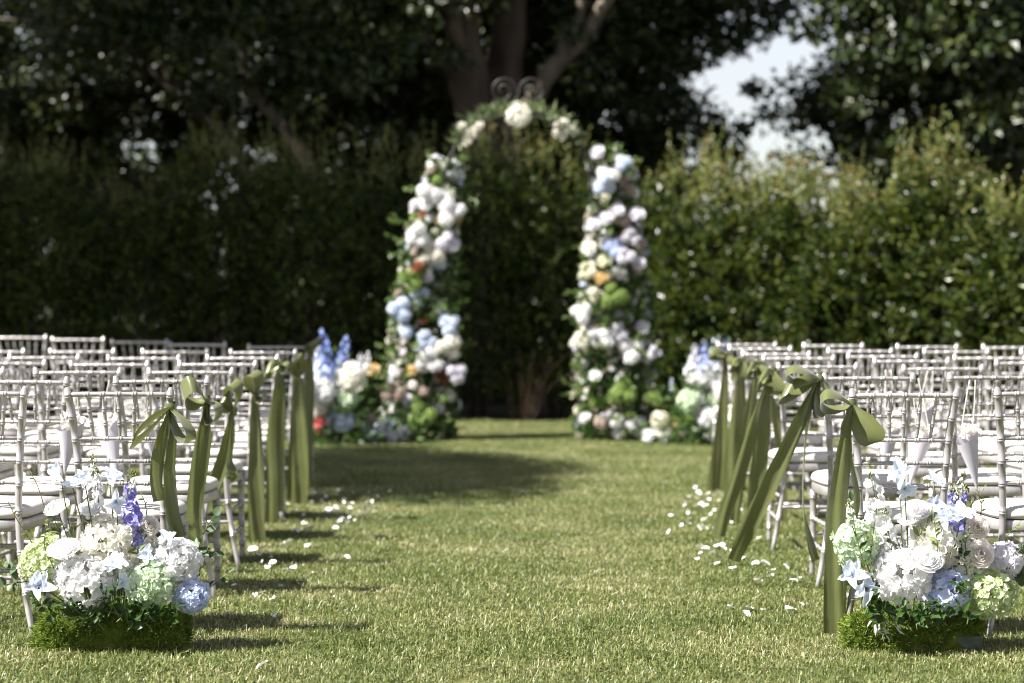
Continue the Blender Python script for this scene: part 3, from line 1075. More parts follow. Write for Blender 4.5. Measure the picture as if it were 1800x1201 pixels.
bow_at('L', 4, (494, 640),
       [((468, 655, -.05), (.015, -.02, .04), (.2, .5, .8)), ((505, 650, -.03), (.02, -.02, .03), (.2, .9, .3))],
       [([(494, 642), (488, 700), (482, 770), (481, 840), (478, 925)], dict(w=.082, twist=[.8, .4, .25, .2, .2], taper=[.4, .9, 1, 1, 1])),
        ([(495, 642), (497, 720, .02), (493, 800, .02), (490, 900, .02)], dict(w=.06, twist=[1, .8, .7, .6], taper=[.4, .9, 1, 1]))], .075)
bow_at('L', 5, (524, 662),
       [((538, 636, -.05), (.03, -.03, .03), (.5, .5, -.3)), ((520, 630, -.04), (.03, -.02, .02), (.5, .5, .6))],
       [([(526, 664), (527, 720), (528, 790), (528, 850), (525, 895)], dict(w=.10, twist=[.5, .15, .05, .05, .1], taper=[.6, .95, 1, 1, 1])),
        ([(523, 664), (516, 740, .03), (513, 820, .03), (510, 880, .03)], dict(w=.06, twist=[1, .7, .6, .5], taper=[.5, .9, 1, 1]))], .085)
bow_at('L', 6, (547, 622),
       [((550, 600, -.04), (.04, -.02, .01), (.6, .5, .4)), ((536, 640, -.03), (.03, -.02, .02), (.5, .5, .6))],
       [([(547, 624), (545, 680), (541, 760), (540, 830), (545, 868)], dict(w=.075, twist=[.6, .3, .2, .2, .2], taper=[.5, .95, 1, 1, 1]))], .08)
# sunlit-hedge side
bow_at('R', 0, (1496, 712),
       [((1444, 706, -.05), (.0, -.03, .035), (.1, .75, .45)), ((1528, 770, -.03), (.022, -.02, .01), (.85, -.3, .35))],
       [([(1492, 716), (1484, 790), (1470, 900), (1464, 1010), (1463, 1112)], dict(w=.074, twist=[.8, .3, .12, .06, .05], taper=[.3, .85, 1, 1, 1])),
        ([(1496, 718), (1494, 800, .02), (1505, 880, .03), (1488, 980, .04), (1484, 1090, .05)], dict(w=.05, twist=[1.1, .95, .9, 1.0, .9], taper=[.3, .8, 1, 1, 1])),
        ([(1494, 718), (1486, 745), (1484, 770)], dict(w=.05, twist=[.9, .6, .7], taper=[.4, 1, .9]))], .055)
bow_at('R', 1, (1441, 667),
       [((1385, 658, -.07), (.0, -.04, .03), (.1, .8, .4)), ((1446, 722, -.04), (.03, -.02, .0), (.5, .7, .2)), ((1380, 690, -.04), (.01, -.02, .03), (.4, .4, .8))],
       [([(1436, 672), (1405, 740), (1362, 830), (1318, 920), (1290, 985)], dict(w=.078, twist=[.8, .3, .1, .15, .6], taper=[.35, .9, 1, 1, .95])),
        ([(1440, 672), (1421, 740, .02), (1412, 830, .02), (1411, 900, .0), (1425, 960, -.01), (1433, 985, .0)], dict(w=.05, twist=[1.1, 1.2, 1.4, 1.4, .7, .3], taper=[.35, .9, 1, 1, 1, .8])),
        ([(1440, 672), (1432, 700), (1435, 735)], dict(w=.05, twist=[.9, .6, .7], taper=[.4, 1, .9]))], .062)
bow_at('R', 2, (1357, 652),
       [((1330, 675, -.05), (.0, -.03, .035), (.3, .6, .6)), ((1360, 692, -.05), (.03, -.02, .0), (.9, .3, .1))],
       [([(1352, 656), (1328, 740), (1300, 830), (1275, 900), (1262, 940)], dict(w=.07, twist=[.8, .3, .15, .1, .1], taper=[.35, .9, 1, 1, 1])),
        ([(1356, 656), (1344, 740, .02), (1332, 840, .03), (1326, 930, .03)], dict(w=.09, twist=[.9, .4, .2, .2], taper=[.35, .9, 1, 1]))], .07)
bow_at('R', 3, (1333, 640),
       [((1345, 662, -.04), (.03, -.02, .0), (.9, .3, .1)), ((1312, 655, -.04), (.0, -.02, .03), (.3, .5, .7))],
       [([(1330, 644), (1318, 730), (1298, 840), (1282, 930)], dict(w=.085, twist=[.7, .3, .2, .2], taper=[.4, .95, 1, 1])),
        ([(1334, 644), (1366, 740, .03), (1374, 860, .03), (1372, 980, .0)], dict(w=.07, twist=[.7, .3, .3, .2], taper=[.4, .95, 1, 1]))], .075)
bow_at('R', 4, (1304, 634),
       [((1297, 668, -.04), (.03, -.02, .0), (.9, .3, .1)), ((1283, 645, -.04), (.0, -.02, .03), (.3, .6, .6))],
       [([(1302, 638), (1298, 720), (1290, 800), (1285, 880)], dict(w=.10, twist=[.6, .2, .1, .1], taper=[.4, .95, 1, 1]))], .075)
bow_at('R', 5, (1278, 624),
       [((1247, 622, -.05), (.0, -.03, .03), (.2, .6, .6)), ((1283, 640, -.04), (.02, -.02, .0), (.9, .3, .1))],
       [([(1277, 628), (1272, 700), (1270, 780), (1262, 860)], dict(w=.07, twist=[.6, .2, .1, .2], taper=[.5, .95, 1, 1])),
        ([(1278, 628), (1268, 720, .03), (1258, 800, .03), (1250, 868, .03)], dict(w=.06, twist=[.8, .4, .3, .2], taper=[.5, .95, 1, 1]))], .075)


# ================================================================== PAPER CONES
def cone_obj(top_px, d, length, halfw, tilt, rz, label, post_px):
    """paper cone of petals, hung by a thin tie from a chair post"""
    loc = P(*top_px, d)
    r = thing('paper_cone', loc, label, 'paper cone', 'paper cones hung on the chairs')
    th = np.linspace(0, 2 * math.pi, 29)[:-1]
    lip = .035 * np.cos(th - .6)                       # the rolled sheet's corner stands up on one side
    rows = []
    for k in np.linspace(0, 1, 9):
        rr = halfw * (1 - k) + .002
        rows.append(np.stack([np.cos(th) * rr, np.sin(th) * rr * .55, -length * k + (1 - k) ** 2 * lip], 1))
    V = np.vstack(rows)
    n = len(th)
    q = [(a * n + b, a * n + (b + 1) % n, (a + 1) * n + (b + 1) % n, (a + 1) * n + b) for a in range(8) for b in range(n)]
    Mx = Euler((0, tilt, rz)).to_matrix()
    mb = MB()
    mb.add(V @ np.array(Mx).T, q)
    o = mb.obj('cone', M['paper'])
    o.parent = r
    tip = P(*post_px, d) - loc
    mb = MB()
    for s in (-1, 1):
        a = np.array(Mx @ Vector((s * halfw * .5, 0, .01)))
        pth = catmull([a, (a + np.array(tip)) / 2 + np.array([s * .008, -.01, 0]), np.array(tip) + np.array([s * .012, -.02, 0])], 6)
        sweep(mb, pth, .0022, 5)
    o = mb.obj('tie', M['ivory_tie'])
    o.parent = r
    mb = MB()
    rg = np.random.default_rng(int(top_px[0]))
    pp = np.stack([rg.normal(0, halfw * .35, 26), rg.normal(0, halfw * .2, 26), rg.uniform(-.02, .03, 26)], 1)
    leaf_cloud(mb, pp @ np.array(Mx).T, unit(26, rg) + np.array([0, 0, .6]), rg.uniform(.025, .04, 26), width=.9, rng=rg)
    o = mb.obj('petal_filling', M['ivory'], None, True)
    o.parent = r
    return r


CONES = [((126, 745), 10.0, .21, .055, R(8), .3, (132, 690), 'pearl paper cone of petals hung beside aisle chair, row behind the flower box, shaded-hedge side'),
         ((190, 745), 10.9, .25, .065, R(-10), -.2, (198, 668), 'wide pearl paper cone hung between first chairs of the fifth row, shaded-hedge side'),
         ((262, 735), 11.9, .22, .05, R(-6), .4, (265, 655), 'slim pearl paper cone between chairs of the fourth row, shaded-hedge side'),
         ((1700, 764), 10.2, .24, .052, R(-11), .2, (1708, 668), 'pearl paper cone hanging clear of the second chair post, sunlit-hedge side'),
         ((1622, 762), 10.9, .24, .06, R(14), -.2, (1608, 665), 'pearl paper cone with white blossom, behind aisle chair back, sunlit-hedge side'),
         ((1566, 752), 11.6, .25, .055, R(10), .3, (1560, 650), 'pearl paper cone leaning inward behind aisle chair back, sunlit-hedge side'),
         ((1628, 712), 11.7, .17, .055, R(-5), .1, (1634, 652), 'small pearl paper cone high behind the aisle chair rails, sunlit-hedge side')]
for c in CONES:
    cone_obj(c[0], c[1], c[2], c[3], c[4], c[5], c[7], c[6])


# ================================================================== FLOWER MESHES
def petal_patch(mb, origin, out, up, L, W, cup=.25, nu=3, nv=4, tipround=.55, ruffle=0.0, rng=RNG, back=0.0):
    """one rounded petal growing from origin along `out`, its face towards `up`"""
    out = out / (np.linalg.norm(out) + 1e-9)
    side = np.cross(up, out)
    side /= np.linalg.norm(side) + 1e-9
    nrm = np.cross(out, side)
    v = np.linspace(0, 1, nv)
    u = np.linspace(-1, 1, nu)
    f = np.sin(np.clip(v * .92 + .08, 0, 1) ** .75 * math.pi * (1 - tipround * .38)) ** .8
    f[0] = max(f[0], .22)
    U, Vv = np.meshgrid(u, v, indexing='ij')
    Fv = np.broadcast_to(f, U.shape)
    lift = cup * L * (U ** 2) * Fv * .6 + cup * L * Vv ** 2 * .35 - back * L * Vv ** 2.2
    if ruffle:
        lift = lift + ruffle * L * rng.normal(size=U.shape) * (Vv ** 2)
    pos = origin + out * (L * Vv * (1 - .10 * U ** 2))[:, :, None] + side * (U * Fv * W * .5)[:, :, None] + nrm * lift[:, :, None]
    mb.add(pos.reshape(-1, 3), grid_faces(nu, nv))


def hydrangea(seed, florets=165, hq=True, squash=(1, 1, .9)):
    """mop-head of four-petalled florets, radius 1"""
    rng = np.random.default_rng(seed)
    mb = MB()
    ga = math.pi * (3 - math.sqrt(5))
    for i in range(florets):
        z = 1 - 1.82 * (i + .5) / florets
        r = math.sqrt(max(0, 1 - z * z))
        a = i * ga
        d = np.array([math.cos(a) * r, math.sin(a) * r, z])
        d = d + rng.normal(size=3) * .09
        d /= np.linalg.norm(d)
        rad = .84 + rng.normal(0, .07)
        c = d * rad * np.array(squash)
        t = np.cross(d, rng.normal(size=3))
        t /= np.linalg.norm(t)
        b = np.cross(d, t)
        dn = d + rng.normal(size=3) * .42
        dn /= np.linalg.norm(dn)
        s = rng.uniform(.185, .27) * (125 / florets) ** .45
        for k in range(4):
            ph = k * math.pi / 2 + rng.normal(0, .1)
            o = t * math.cos(ph) + b * math.sin(ph) + dn * rng.uniform(.15, .5)
            if hq:
                petal_patch(mb, c, o, dn, s, s * 1.12, cup=rng.uniform(.1, .6), nu=4, nv=4, ruffle=.11, rng=rng)
            else:
                petal_patch(mb, c, o, dn, s * 1.1, s * 1.25, cup=.3, nu=2, nv=3, rng=rng)
    return mb


def rose(seed, n=30, openness=1.0, hq=True):
    """layered garden rose / ranunculus, radius about 1, facing +Z"""
    rng = np.random.default_rng(seed)
    mb = MB()
    ga = 2.39996
    nu, nv = (7, 6) if hq else (4, 4)
    for i in range(n):
        t = i / (n - 1)
        a0 = i * ga + rng.normal(0, .15)
        r0 = .05 + .30 * t
        r1 = .16 + (.86 * t ** 1.15) * openness
        h = .78 - .34 * t + rng.normal(0, .03)
        zb = -.25
        half = 1.15 - .35 * t
        u = np.linspace(-1, 1, nu)
        v = np.linspace(0, 1, nv)
        U, Vv = np.meshgrid(u, v, indexing='ij')
        wv = np.sin((Vv * .82 + .12) * math.pi * .78) ** .7
        rr = r0 + (r1 - r0) * (Vv ** (1.0 - .35 * t)) + .05 * (Vv ** 3) * (rng.normal(size=U.shape) * .5 + .5 * t)
        rr = rr + .16 * np.sin(Vv * math.pi) * (.6 + .4 * t) * (1 - .2 * U ** 2)
        zz = zb + (h - zb) * Vv - .20 * t * Vv ** 3 - .10 * U ** 2 * Vv + .025 * rng.normal(size=U.shape) * Vv ** 2
        ang = a0 + U * half * wv
        mb.add(np.stack([rr * np.cos(ang), rr * np.sin(ang), zz], -1).reshape(-1, 3), grid_faces(nu, nv))
    return mb


def lily(seed, n=6, W=.56, back=.5, hq=True):
    """open star flower with wavy petals of length 1, facing +Z"""
    rng = np.random.default_rng(seed)
    mb = MB()
    for k in range(n):
        a = k * 2 * math.pi / n + rng.normal(0, .2)
        e = rng.uniform(.2, 1.3)
        o = np.array([math.cos(a), math.sin(a), e])
        petal_patch(mb, np.zeros(3), o, np.array([-.6 * math.cos(a) + rng.normal(0, .25), -.6 * math.sin(a) + rng.normal(0, .25), 1.0]), rng.uniform(.7, 1.05), W * rng.uniform(.75, 1.25), cup=rng.uniform(.2, .6), nu=5, nv=8, tipround=0.34, ruffle=.06, rng=rng, back=back * rng.uniform(.2, 1.5))
    for k in range(5):
        a = k * 1.256
        sweep(mb, np.array([[0, 0, 0], [math.cos(a) * .06, math.sin(a) * .06, .16], [math.cos(a) * .12, math.sin(a) * .12, .28]]), .016, 4)
    return mb


def spike(seed, n=24, florets_r=.13, top=1.0, petals=5, hq=True, gap=0.0):
    """delphinium / larkspur spike of height 1 along +Z"""
    rng = np.random.default_rng(seed)
    mb = MB()
    for i in range(n):
        t = i / n
        z = gap + (1 - gap) * t
        a = i * 2.39996 + rng.normal(0, .2)
        s = florets_r * (1.05 - .62 * t) * rng.uniform(.85, 1.15)
        d = np.array([math.cos(a), math.sin(a), .25])
        d /= np.linalg.norm(d)
        c = np.array([0, 0, z]) + d * s * .9
        tt = np.cross(d, [0, 0, 1.0])
        tt /= np.linalg.norm(tt)
        bb = np.cross(d, tt)
        for k in range(petals):
            ph = k * 2 * math.pi / petals + rng.normal(0, .12)
            o = tt * math.cos(ph) + bb * math.sin(ph) + d * .35
            petal_patch(mb, c, o, d, s * 1.05, s * .98, cup=.3, nu=3, nv=4 if hq else 3, ruffle=.05, rng=rng)
    return mb


def leaf_blade(L=1.0, W=.5, cup=.18, round_=.3, fold=.12, nu=5, nv=7):
    mb = MB()
    v = np.linspace(0, 1, nv)
    u = np.linspace(-1, 1, nu)
    U, Vv = np.meshgrid(u, v, indexing='ij')
    f = np.sin(np.clip(Vv, 0.02, .985) ** (1 - round_ * .4) * math.pi) ** (.9 - .35 * round_)
    x = U * f * W / 2
    z = np.abs(U) * f * fold - cup * Vv ** 2 + .02 * np.sin(Vv * 9) * np.abs(U)
    mb.add(np.stack([x, Vv * L, z], -1).reshape(-1, 3), grid_faces(nu, nv))
    return mb


HYD = [hydrangea(60 + i).mesh('hydrangea', M['white']) for i in range(3)]
HYD_OPEN = hydrangea(71, florets=62).mesh('hydrangea', M['white'])
HYD_LO = [hydrangea(80 + i, florets=64, hq=False).mesh('hydrangea', M['white']) for i in range(2)]
ROSE = [rose(90 + i, openness=o).mesh('rose', M['white']) for i, o in enumerate((1.0, .85, 1.15))]
ROSE_LO = [rose(95 + i, n=16, hq=False).mesh('rose', M['white']) for i in range(2)]
LILY = [lily(100 + i).mesh('lily', M['pale_blue']) for i in range(3)]
SPIKE = [spike(110 + i, n=24 + 3 * i).mesh('delphinium', M['violet']) for i in range(2)]
LARK = [spike(120 + i, n=13 + 2 * i, florets_r=.15).mesh('larkspur', M['white']) for i in range(2)]
SPIKE_LO = spike(130, n=26, hq=False).mesh('delphinium', M['deep_blue'])
LEAF = {'rose': leaf_blade(1, .50).mesh('leaf', M['leaf']), 'young': leaf_blade(1, .36, cup=.25).mesh('leaf', M['young_leaf']), 'euca': leaf_blade(1, .82, cup=.1, round_=.9, fold=.06).mesh('leaf', M['euca']),
        'dusty': leaf_blade(1, .26, cup=.35, round_=.5).mesh('leaf', M['dusty']), 'arch': leaf_blade(1, .5, nu=3, nv=4).mesh('leaf', M['archleaf'])}


def stem(parent, a, b, r=.0022, mat='stem', sag=.012, name='stem'):
    mb = MB()
    a, b = np.array(a), np.array(b)
    m = (a + b) / 2 + RNG.normal(size=3) * sag
    p = catmull([a, m, b], 5)
    sweep(mb, p, np.linspace(r * 1.2, r, len(p)), 5)
    return place(name, mb.mesh(name, M[mat]), parent)


def flower(parent, name, mesh, mat, loc, face, size, root=None, roll=None, squash=None):
    me = with_mat(mesh, M[mat])
    w = Matrix.Translation(loc) @ basis(face, roll=random.uniform(0, 6.28) if roll is None else roll)
    s = squash or (1, 1, 1)
    w = w @ Matrix.Diagonal((size * s[0], size * s[1], size * s[2], 1))
    o = place(name, me, parent, w)
    if root is not None:
        mb = MB()
        a, b = np.array(loc), np.array(root)
        m = a * .55 + b * .45 + RNG.normal(size=3) * .01
        pth = catmull([b, m, a], 5)
        sweep(mb, pth, .0024, 5)
        place('stem', mb.mesh('stem', M['stem']), o)
    return o


def sprig(parent, ctrl, n, size, kind, twig='stem', start=.25, spread=1.0, pair=False):
    """leafy sprig: the stem is a part, each leaf a sub-part"""
    p = catmull([tuple(c) for c in ctrl], 7)
    mb = MB()
    sweep(mb, p, np.linspace(.0026, .0012, len(p)), 5)
    so = place('leaf_sprig', mb.mesh('leaf_sprig', M[twig]), parent)
    for i in range(n):
        t = start + (1 - start) * (i / max(1, n - 1))
        k = min(len(p) - 2, int(t * (len(p) - 1)))
        c = Vector(p[k])
        tg = Vector(p[k + 1] - p[k]).normalized()
        sd = tg.cross(Vector((random.gauss(0, 1), random.gauss(0, 1), random.gauss(0, 1)))).normalized()
        if i == n - 1:
            c = Vector(p[-1])
            d = tg
        else:
            d = (tg * .5 + sd * spread + Vector((0, -.25, .1))).normalized()
        up = (Vector((-.35, -.75, .65)) + Vector((random.gauss(0, .35), random.gauss(0, .35), random.gauss(0, .35))))
        y = d
        z = (up - y * up.dot(y)).normalized()
        x = y.cross(z)
        s = size * random.uniform(.7, 1.2) * (1.1 - .35 * t)
        Mx = Matrix(((x.x * s, y.x * s, z.x * s, c.x), (x.y * s, y.y * s, z.y * s, c.y), (x.z * s, y.z * s, z.z * s, c.z), (0, 0, 0, 1)))
        place('leaf', LEAF[kind], so, Mx)
    return so


# ================================================================== FLOWER BOXES AT THE AISLE
def moss_box(root, x0, x1, d0, d1, h, seed, bare=False):
    rng = np.random.default_rng(seed)
    cx, cy, hx, hy = (x0 + x1) / 2, (d0 + d1) / 2, (x1 - x0) / 2, (d1 - d0) / 2
    nth, nz = 56, 12
    th = np.linspace(0, 2 * math.pi, nth + 1)[:-1]

    def surf(t, k):
        e = 2 / 4.2
        ox = np.sign(np.cos(t)) * np.abs(np.cos(t)) ** e
        oy = np.sign(np.sin(t)) * np.abs(np.sin(t)) ** e
        lump = 1 + .045 * np.sin(t * 5 + seed + k * 3) + .04 * np.sin(t * 11 + k * 9) + .03 * np.sin(t * 17 - k * 14 + seed)
        top = np.clip((k - .8) / .2, 0, 1)
        sc = (1.0 - .10 * k ** 3) * (1 - top ** 2 * .9) * lump
        return np.stack([cx + ox * hx * sc, cy + oy * hy * sc, h * np.minimum(k / .85, 1) * (1 + .10 * np.sin(t * 3 + seed) + .07 * np.sin(t * 8 + seed * 2)) - .005], -1)
    K = np.linspace(0, 1, nz)
    T, KK = np.meshgrid(th, K, indexing='xy')
    V = surf(T, KK).reshape(-1, 3)
    q = [(a * nth + b, a * nth + (b + 1) % nth, (a + 1) * nth + (b + 1) % nth, (a + 1) * nth + b) for a in range(nz - 1) for b in range(nth)]
    mb = MB()
    mb.add(V, q)
    mb.obj('moss_box', M['mossbase'], root)
    if bare:
        f = MB()
        xs = (x1 - .10, x1 + .004)
        ys = (d0 + .012, d0 + .1)
        zs = (0, .062)
        vv = [(x, y, z) for x in xs for y in ys for z in zs]
        ff = [(0, 1, 3, 2), (4, 6, 7, 5), (0, 4, 5, 1), (2, 3, 7, 6), (1, 5, 7, 3), (0, 2, 6, 4)]
        f.add(vv, ff)
        o = f.obj('foam_block', M['foam'], root, False)
        bv = o.modifiers.new('edge', 'BEVEL')
        bv.width = .006
        bv.segments = 2
    n = 15000
    t = rng.uniform(0, 2 * math.pi, n)
    k = rng.uniform(0, 1, n) ** .8
    pos = surf(t, k)
    pos2 = surf(t, np.clip(k + .01, 0, 1))
    if bare:
        keep = ~((pos[:, 0] > x1 - .15) & (pos[:, 1] < cy) & (pos[:, 2] < .07))
        pos, t, k = pos[keep], t[keep], k[keep]
        n = len(pos)
    out = np.stack([np.cos(t), np.sin(t), .6 + 0 * t], -1)
    al = out + rng.normal(size=(n, 3)) * .9
    mb = MB()
    leaf_cloud(mb, pos, al, rng.uniform(.008, .030, n), width=.2, fold=.1, rng=rng)
    o = mb.obj('moss', M['moss'], root, False)
    tag(o, kind='stuff')


def arrangement(side):
    if side == 'L':
        root = thing('flower_box', (P(192, 0, 8.83).x, 8.83, 0), 'moss-covered box of white, mint, blue and violet flowers before the shaded-hedge chairs', 'flower arrangement', 'flower boxes at the aisle ends')
        x0, x1 = P(68, 0, 8.75).x, P(318, 0, 8.75).x
        moss_box(root, x0, x1, 8.70, 8.94, .138, 4)
    else:
        root = thing('flower_box', (P(1612, 0, 8.83).x, 8.83, 0), 'moss-covered box of white, lime, blue and violet flowers with bare foam corner, sunlit-hedge side', 'flower arrangement', 'flower boxes at the aisle ends')
        x0, x1 = P(1494, 0, 8.8).x, P(1722, 0, 8.8).x
        moss_box(root, x0, x1, 8.74, 8.98, .125, 9, bare=True)
    cx = (x0 + x1) / 2

    def base(p):
        return (cx + (p[0] - cx) * .42, 8.84, .13)

    def H(px, py, rpx, mat, d=8.76, v=0, sq=None, face=(-.2, -.6, .7)):
        p = P(px, py, d)
        flower(root, 'hydrangea', HYD[v] if v < 3 else HYD_OPEN, mat, p, face, rpx * d / F, base(p), squash=sq)

    def Ro(px, py, rpx, mat='white', d=8.70, face=(-.2, -.45, 1), v=0):
        p = P(px, py, d)
        flower(root, 'rose', ROSE[v], mat, p, face, rpx * d / F, base(p), squash=(1, 1, .85))

    def Li(px, py, rpx, mat='pale_blue', d=8.70, face=(-.2, -.8, .5), v=0):
        p = P(px, py, d)
        flower(root, 'lily', LILY[v], mat, p, face, rpx * d / F, base(p))

    def Sp(px0, py0, px1, py1, mat, d=8.74, v=0, lark=False, name='delphinium'):
        a, b = P(px0, py0, d), P(px1, py1, d)
        ln = (b - a).length
        o = flower(root, name, (LARK if lark else SPIKE)[v], mat, a, b - a, ln)
        mb = MB()
        bs = base(a)
        pth = catmull([bs, tuple((Vector(bs) + a) / 2), tuple(a), tuple(b)], 5)
        sweep(mb, pth, np.linspace(.003, .0013, len(pth)), 5)
        place('stem', mb.mesh('stem', M['stem']), o)
        mb = MB()
        dr = (b - a).normalized()
        rg = np.random.default_rng(int(px0))
        nb = 16
        tt = rg.uniform(.92, 1.22, nb)
        for k in range(nb):
            c = np.array(a + dr * (ln * tt[k])) + rg.normal(size=3) * .004 * (1.3 - tt[k]) * 6
            r_ = .0042 * (1.45 - tt[k]) / .5
            sweep(mb, np.array([c, c + np.array([0, 0, r_ * 1.2]), c + np.array([0, 0, r_ * 2.6])]), np.array([.5, 1, .2]) * max(r_, .001), 5)
        sweep(mb, np.array([a + dr * ln * .8, a + dr * ln * 1.2]), .0012, 4)
        place('bud', mb.mesh('bud', M['young_leaf']), o)

    def Lf(lst, n, size, kind='rose', d=8.63, twig='stem', **kw):
        size *= 1.45
        ctrl = [P(t[0], t[1], t[2] if len(t) > 2 else d) for t in lst]
        sprig(root, ctrl, n, size, kind, twig, **kw)

    if side == 'L':
        H(82, 985, 46, 'lime', 8.78, 0)
        H(196, 957, 57, 'ivory', 8.77, 1)
        H(312, 985, 42, 'white', 8.74, 2)
        H(152, 1022, 51, 'white', 8.70, 2, face=(-.1, -.7, .5))
        H(264, 1028, 45, 'mint', 8.70, 0)
        H(337, 1048, 32, 'blue', 8.72, 1, sq=(.9, 1.0, 1.12), face=(.3, -.4, -.2))
        H(118, 1004, 30, 'white', 8.74, 1)
        H(226, 1002, 32, 'white', 8.76, 0)
        H(250, 962, 28, 'ivory', 8.80, 2)
        H(52, 1000, 22, 'cream', 8.80, 1)
        Ro(100, 895, 25, 'white', 8.76, (-.35, -.5, 1), 0)
        Ro(157, 898, 26, 'white', 8.78, (.1, -.35, 1), 1)
        Ro(113, 968, 26, 'white', 8.66, (-.1, -.7, 1), 2)
        Ro(262, 925, 21, 'blush', 8.76, (.2, -1, .5), 1)
        Ro(118, 940, 12, 'lilac', 8.82, (0, -1, .4), 1)
        Sp(236, 962, 228, 850, 'violet', 8.76, 0)
        Sp(247, 975, 250, 938, 'blue', 8.74, 1)
        Sp(167, 905, 163, 815, 'white', 8.80, 0, True, 'larkspur')
        Sp(172, 870, 170, 830, 'lilac', 8.78, 1, True, 'larkspur')
        Sp(234, 862, 233, 836, 'ivory', 8.8, 1, True, 'larkspur')
        Li(105, 832, 27, v=0, face=(-.7, -.6, .3))
        Li(128, 858, 24, v=1, face=(-.3, -.3, 1), mat='pale_blue')
        Li(192, 842, 28, v=2, face=(.3, -.5, .7))
        Li(204, 880, 25, v=0, face=(.1, -.8, -.4))
        Li(148, 842, 22, v=1, mat='pale_blue', face=(.1, -.9, .3))
        Li(70, 1030, 34, v=2, d=8.64, face=(-.15, -1, .25))
        Li(205, 992, 30, v=1, d=8.64, face=(.1, -.8, .7))
        Li(293, 950, 24, v=0, d=8.70, face=(.1, -.4, 1))
        Li(212, 1025, 24, v=2, d=8.66, face=(.6, -.7, .2))
        Li(258, 975, 22, v=1, d=8.70, face=(-.2, -.8, .3))
        # foliage
        Lf([(150, 1085), (120, 1065), (80, 1048), (62, 1040)], 8, .030)
        Lf([(130, 1090), (90, 1075), (68, 1062), (55, 1050)], 7, .032)
        Lf([(190, 1085), (200, 1060), (205, 1040), (206, 1030)], 6, .034)
        Lf([(210, 1085), (196, 1060), (186, 1048), (180, 1036)], 6, .036)
        Lf([(160, 1090), (150, 1072), (138, 1066), (128, 1058)], 7, .03)
        Lf([(230, 1085), (228, 1070), (232, 1066), (240, 1062)], 6, .03)
        Lf([(250, 1090), (262, 1080), (290, 1075), (306, 1068)], 8, .032)
        Lf([(180, 1092), (170, 1085), (155, 1090), (145, 1085)], 7, .03)
        Lf([(215, 1092), (212, 1082), (222, 1078), (230, 1082)], 7, .03)
        Lf([(260, 1092), (255, 1095), (252, 1090), (254, 1085)], 5, .026)
        Lf([(105, 1000), (92, 960), (80, 900), (66, 855), (56, 835)], 10, .021, 'young', 8.80, 'twig')
        Lf([(110, 960), (102, 930), (96, 915), (90, 905)], 7, .026, 'young', 8.76)
        Lf([(118, 960), (122, 945), (128, 938), (134, 930)], 6, .024, 'young', 8.74)
        Lf([(160, 930), (158, 920), (160, 912)], 4, .020, 'young', 8.75)
        Lf([(248, 1000), (244, 980), (242, 968), (236, 962)], 5, .026, 'young', 8.70)
        Lf([(262, 930), (258, 905), (255, 885), (250, 872)], 5, .018, 'young', 8.78, 'twig')
        Lf([(60, 960), (40, 930), (25, 905), (18, 890)], 6, .018, 'young', 8.82, 'twig')
        Lf([(340, 1000), (350, 960), (362, 930), (378, 905)], 8, .030, 'euca', 8.80)
        Lf([(330, 1010), (345, 985), (360, 970), (378, 972)], 7, .028, 'euca', 8.80)
        Lf([(320, 1060), (345, 1045), (372, 1030), (402, 1008)], 7, .030, 'rose', 8.78)
        Lf([(335, 1040), (352, 1000), (350, 975), (342, 958)], 7, .032, 'rose', 8.86)
        Lf([(70, 1010), (40, 1000), (15, 1000), (-15, 985)], 9, .030, 'euca', 8.84)
        Lf([(60, 1020), (30, 1025), (5, 1030), (-20, 1040)], 7, .028, 'euca', 8.84)
        Lf([(170, 975), (160, 985), (150, 980), (142, 965)], 5, .034, 'young', 8.72)
        Lf([(95, 1000), (78, 960), (79, 940), (80, 925)], 5, .020, 'young', 8.68)
        for a, b in ((95, 1070), (122, 1075), (140, 1085), (160, 1078), (182, 1088), (205, 1076), (225, 1090), (245, 1080), (268, 1090), (285, 1078), (300, 1085)):
            Lf([(a, b + 18), (a + random.uniform(-12, 12), b + 6), (a + random.uniform(-22, 22), b - 4), (a + random.uniform(-30, 30), b - 14)], 7, .032)
    else:
        H(1507, 955, 43, 'mint', 8.80, 0)
        H(1648, 955, 50, 'ivory', 8.78, 3)
        H(1692, 975, 36, 'ivory', 8.76, 1)
        H(1588, 1015, 48, 'white', 8.72, 3)
        H(1664, 1040, 40, 'blue', 8.72, 3)
        H(1743, 1045, 45, 'lime', 8.74, 2)
        H(1765, 985, 33, 'lilac', 8.82, 3)
        H(1555, 975, 22, 'white', 8.80, 1)
        H(1618, 955, 34, 'white', 8.80, 1)
        H(1556, 996, 28, 'white', 8.78, 0)
        H(1704, 1008, 30, 'ivory', 8.78, 0)
        H(1628, 1020, 26, 'white', 8.78, 2)
        Ro(1612, 900, 30, 'white', 8.78, (-.1, -.5, 1), 0)
        Ro(1596, 915, 22, 'white', 8.74, (-.2, -.5, 1), 1)
        Ro(1628, 985, 28, 'white', 8.66, (.1, -.8, .8), 2)
        Ro(1718, 928, 24, 'blush', 8.76, (-.1, -1, .3), 1)
        Ro(1722, 975, 26, 'blush', 8.72, (.1, -1, .4), 0)
        Sp(1682, 935, 1672, 862, 'violet', 8.76, 1)
        Sp(1692, 892, 1698, 862, 'violet', 8.78, 0)
        Sp(1552, 948, 1531, 835, 'white', 8.80, 1, True, 'larkspur')
        Sp(1566, 960, 1556, 905, 'white', 8.76, 0, True, 'larkspur')
        Sp(1500, 930, 1494, 888, 'white', 8.72, 0, True, 'larkspur')
        Sp(1678, 880, 1692, 840, 'ivory', 8.80, 1, True, 'larkspur')
        Li(1582, 832, 30, v=0, face=(-.1, -.7, .4))
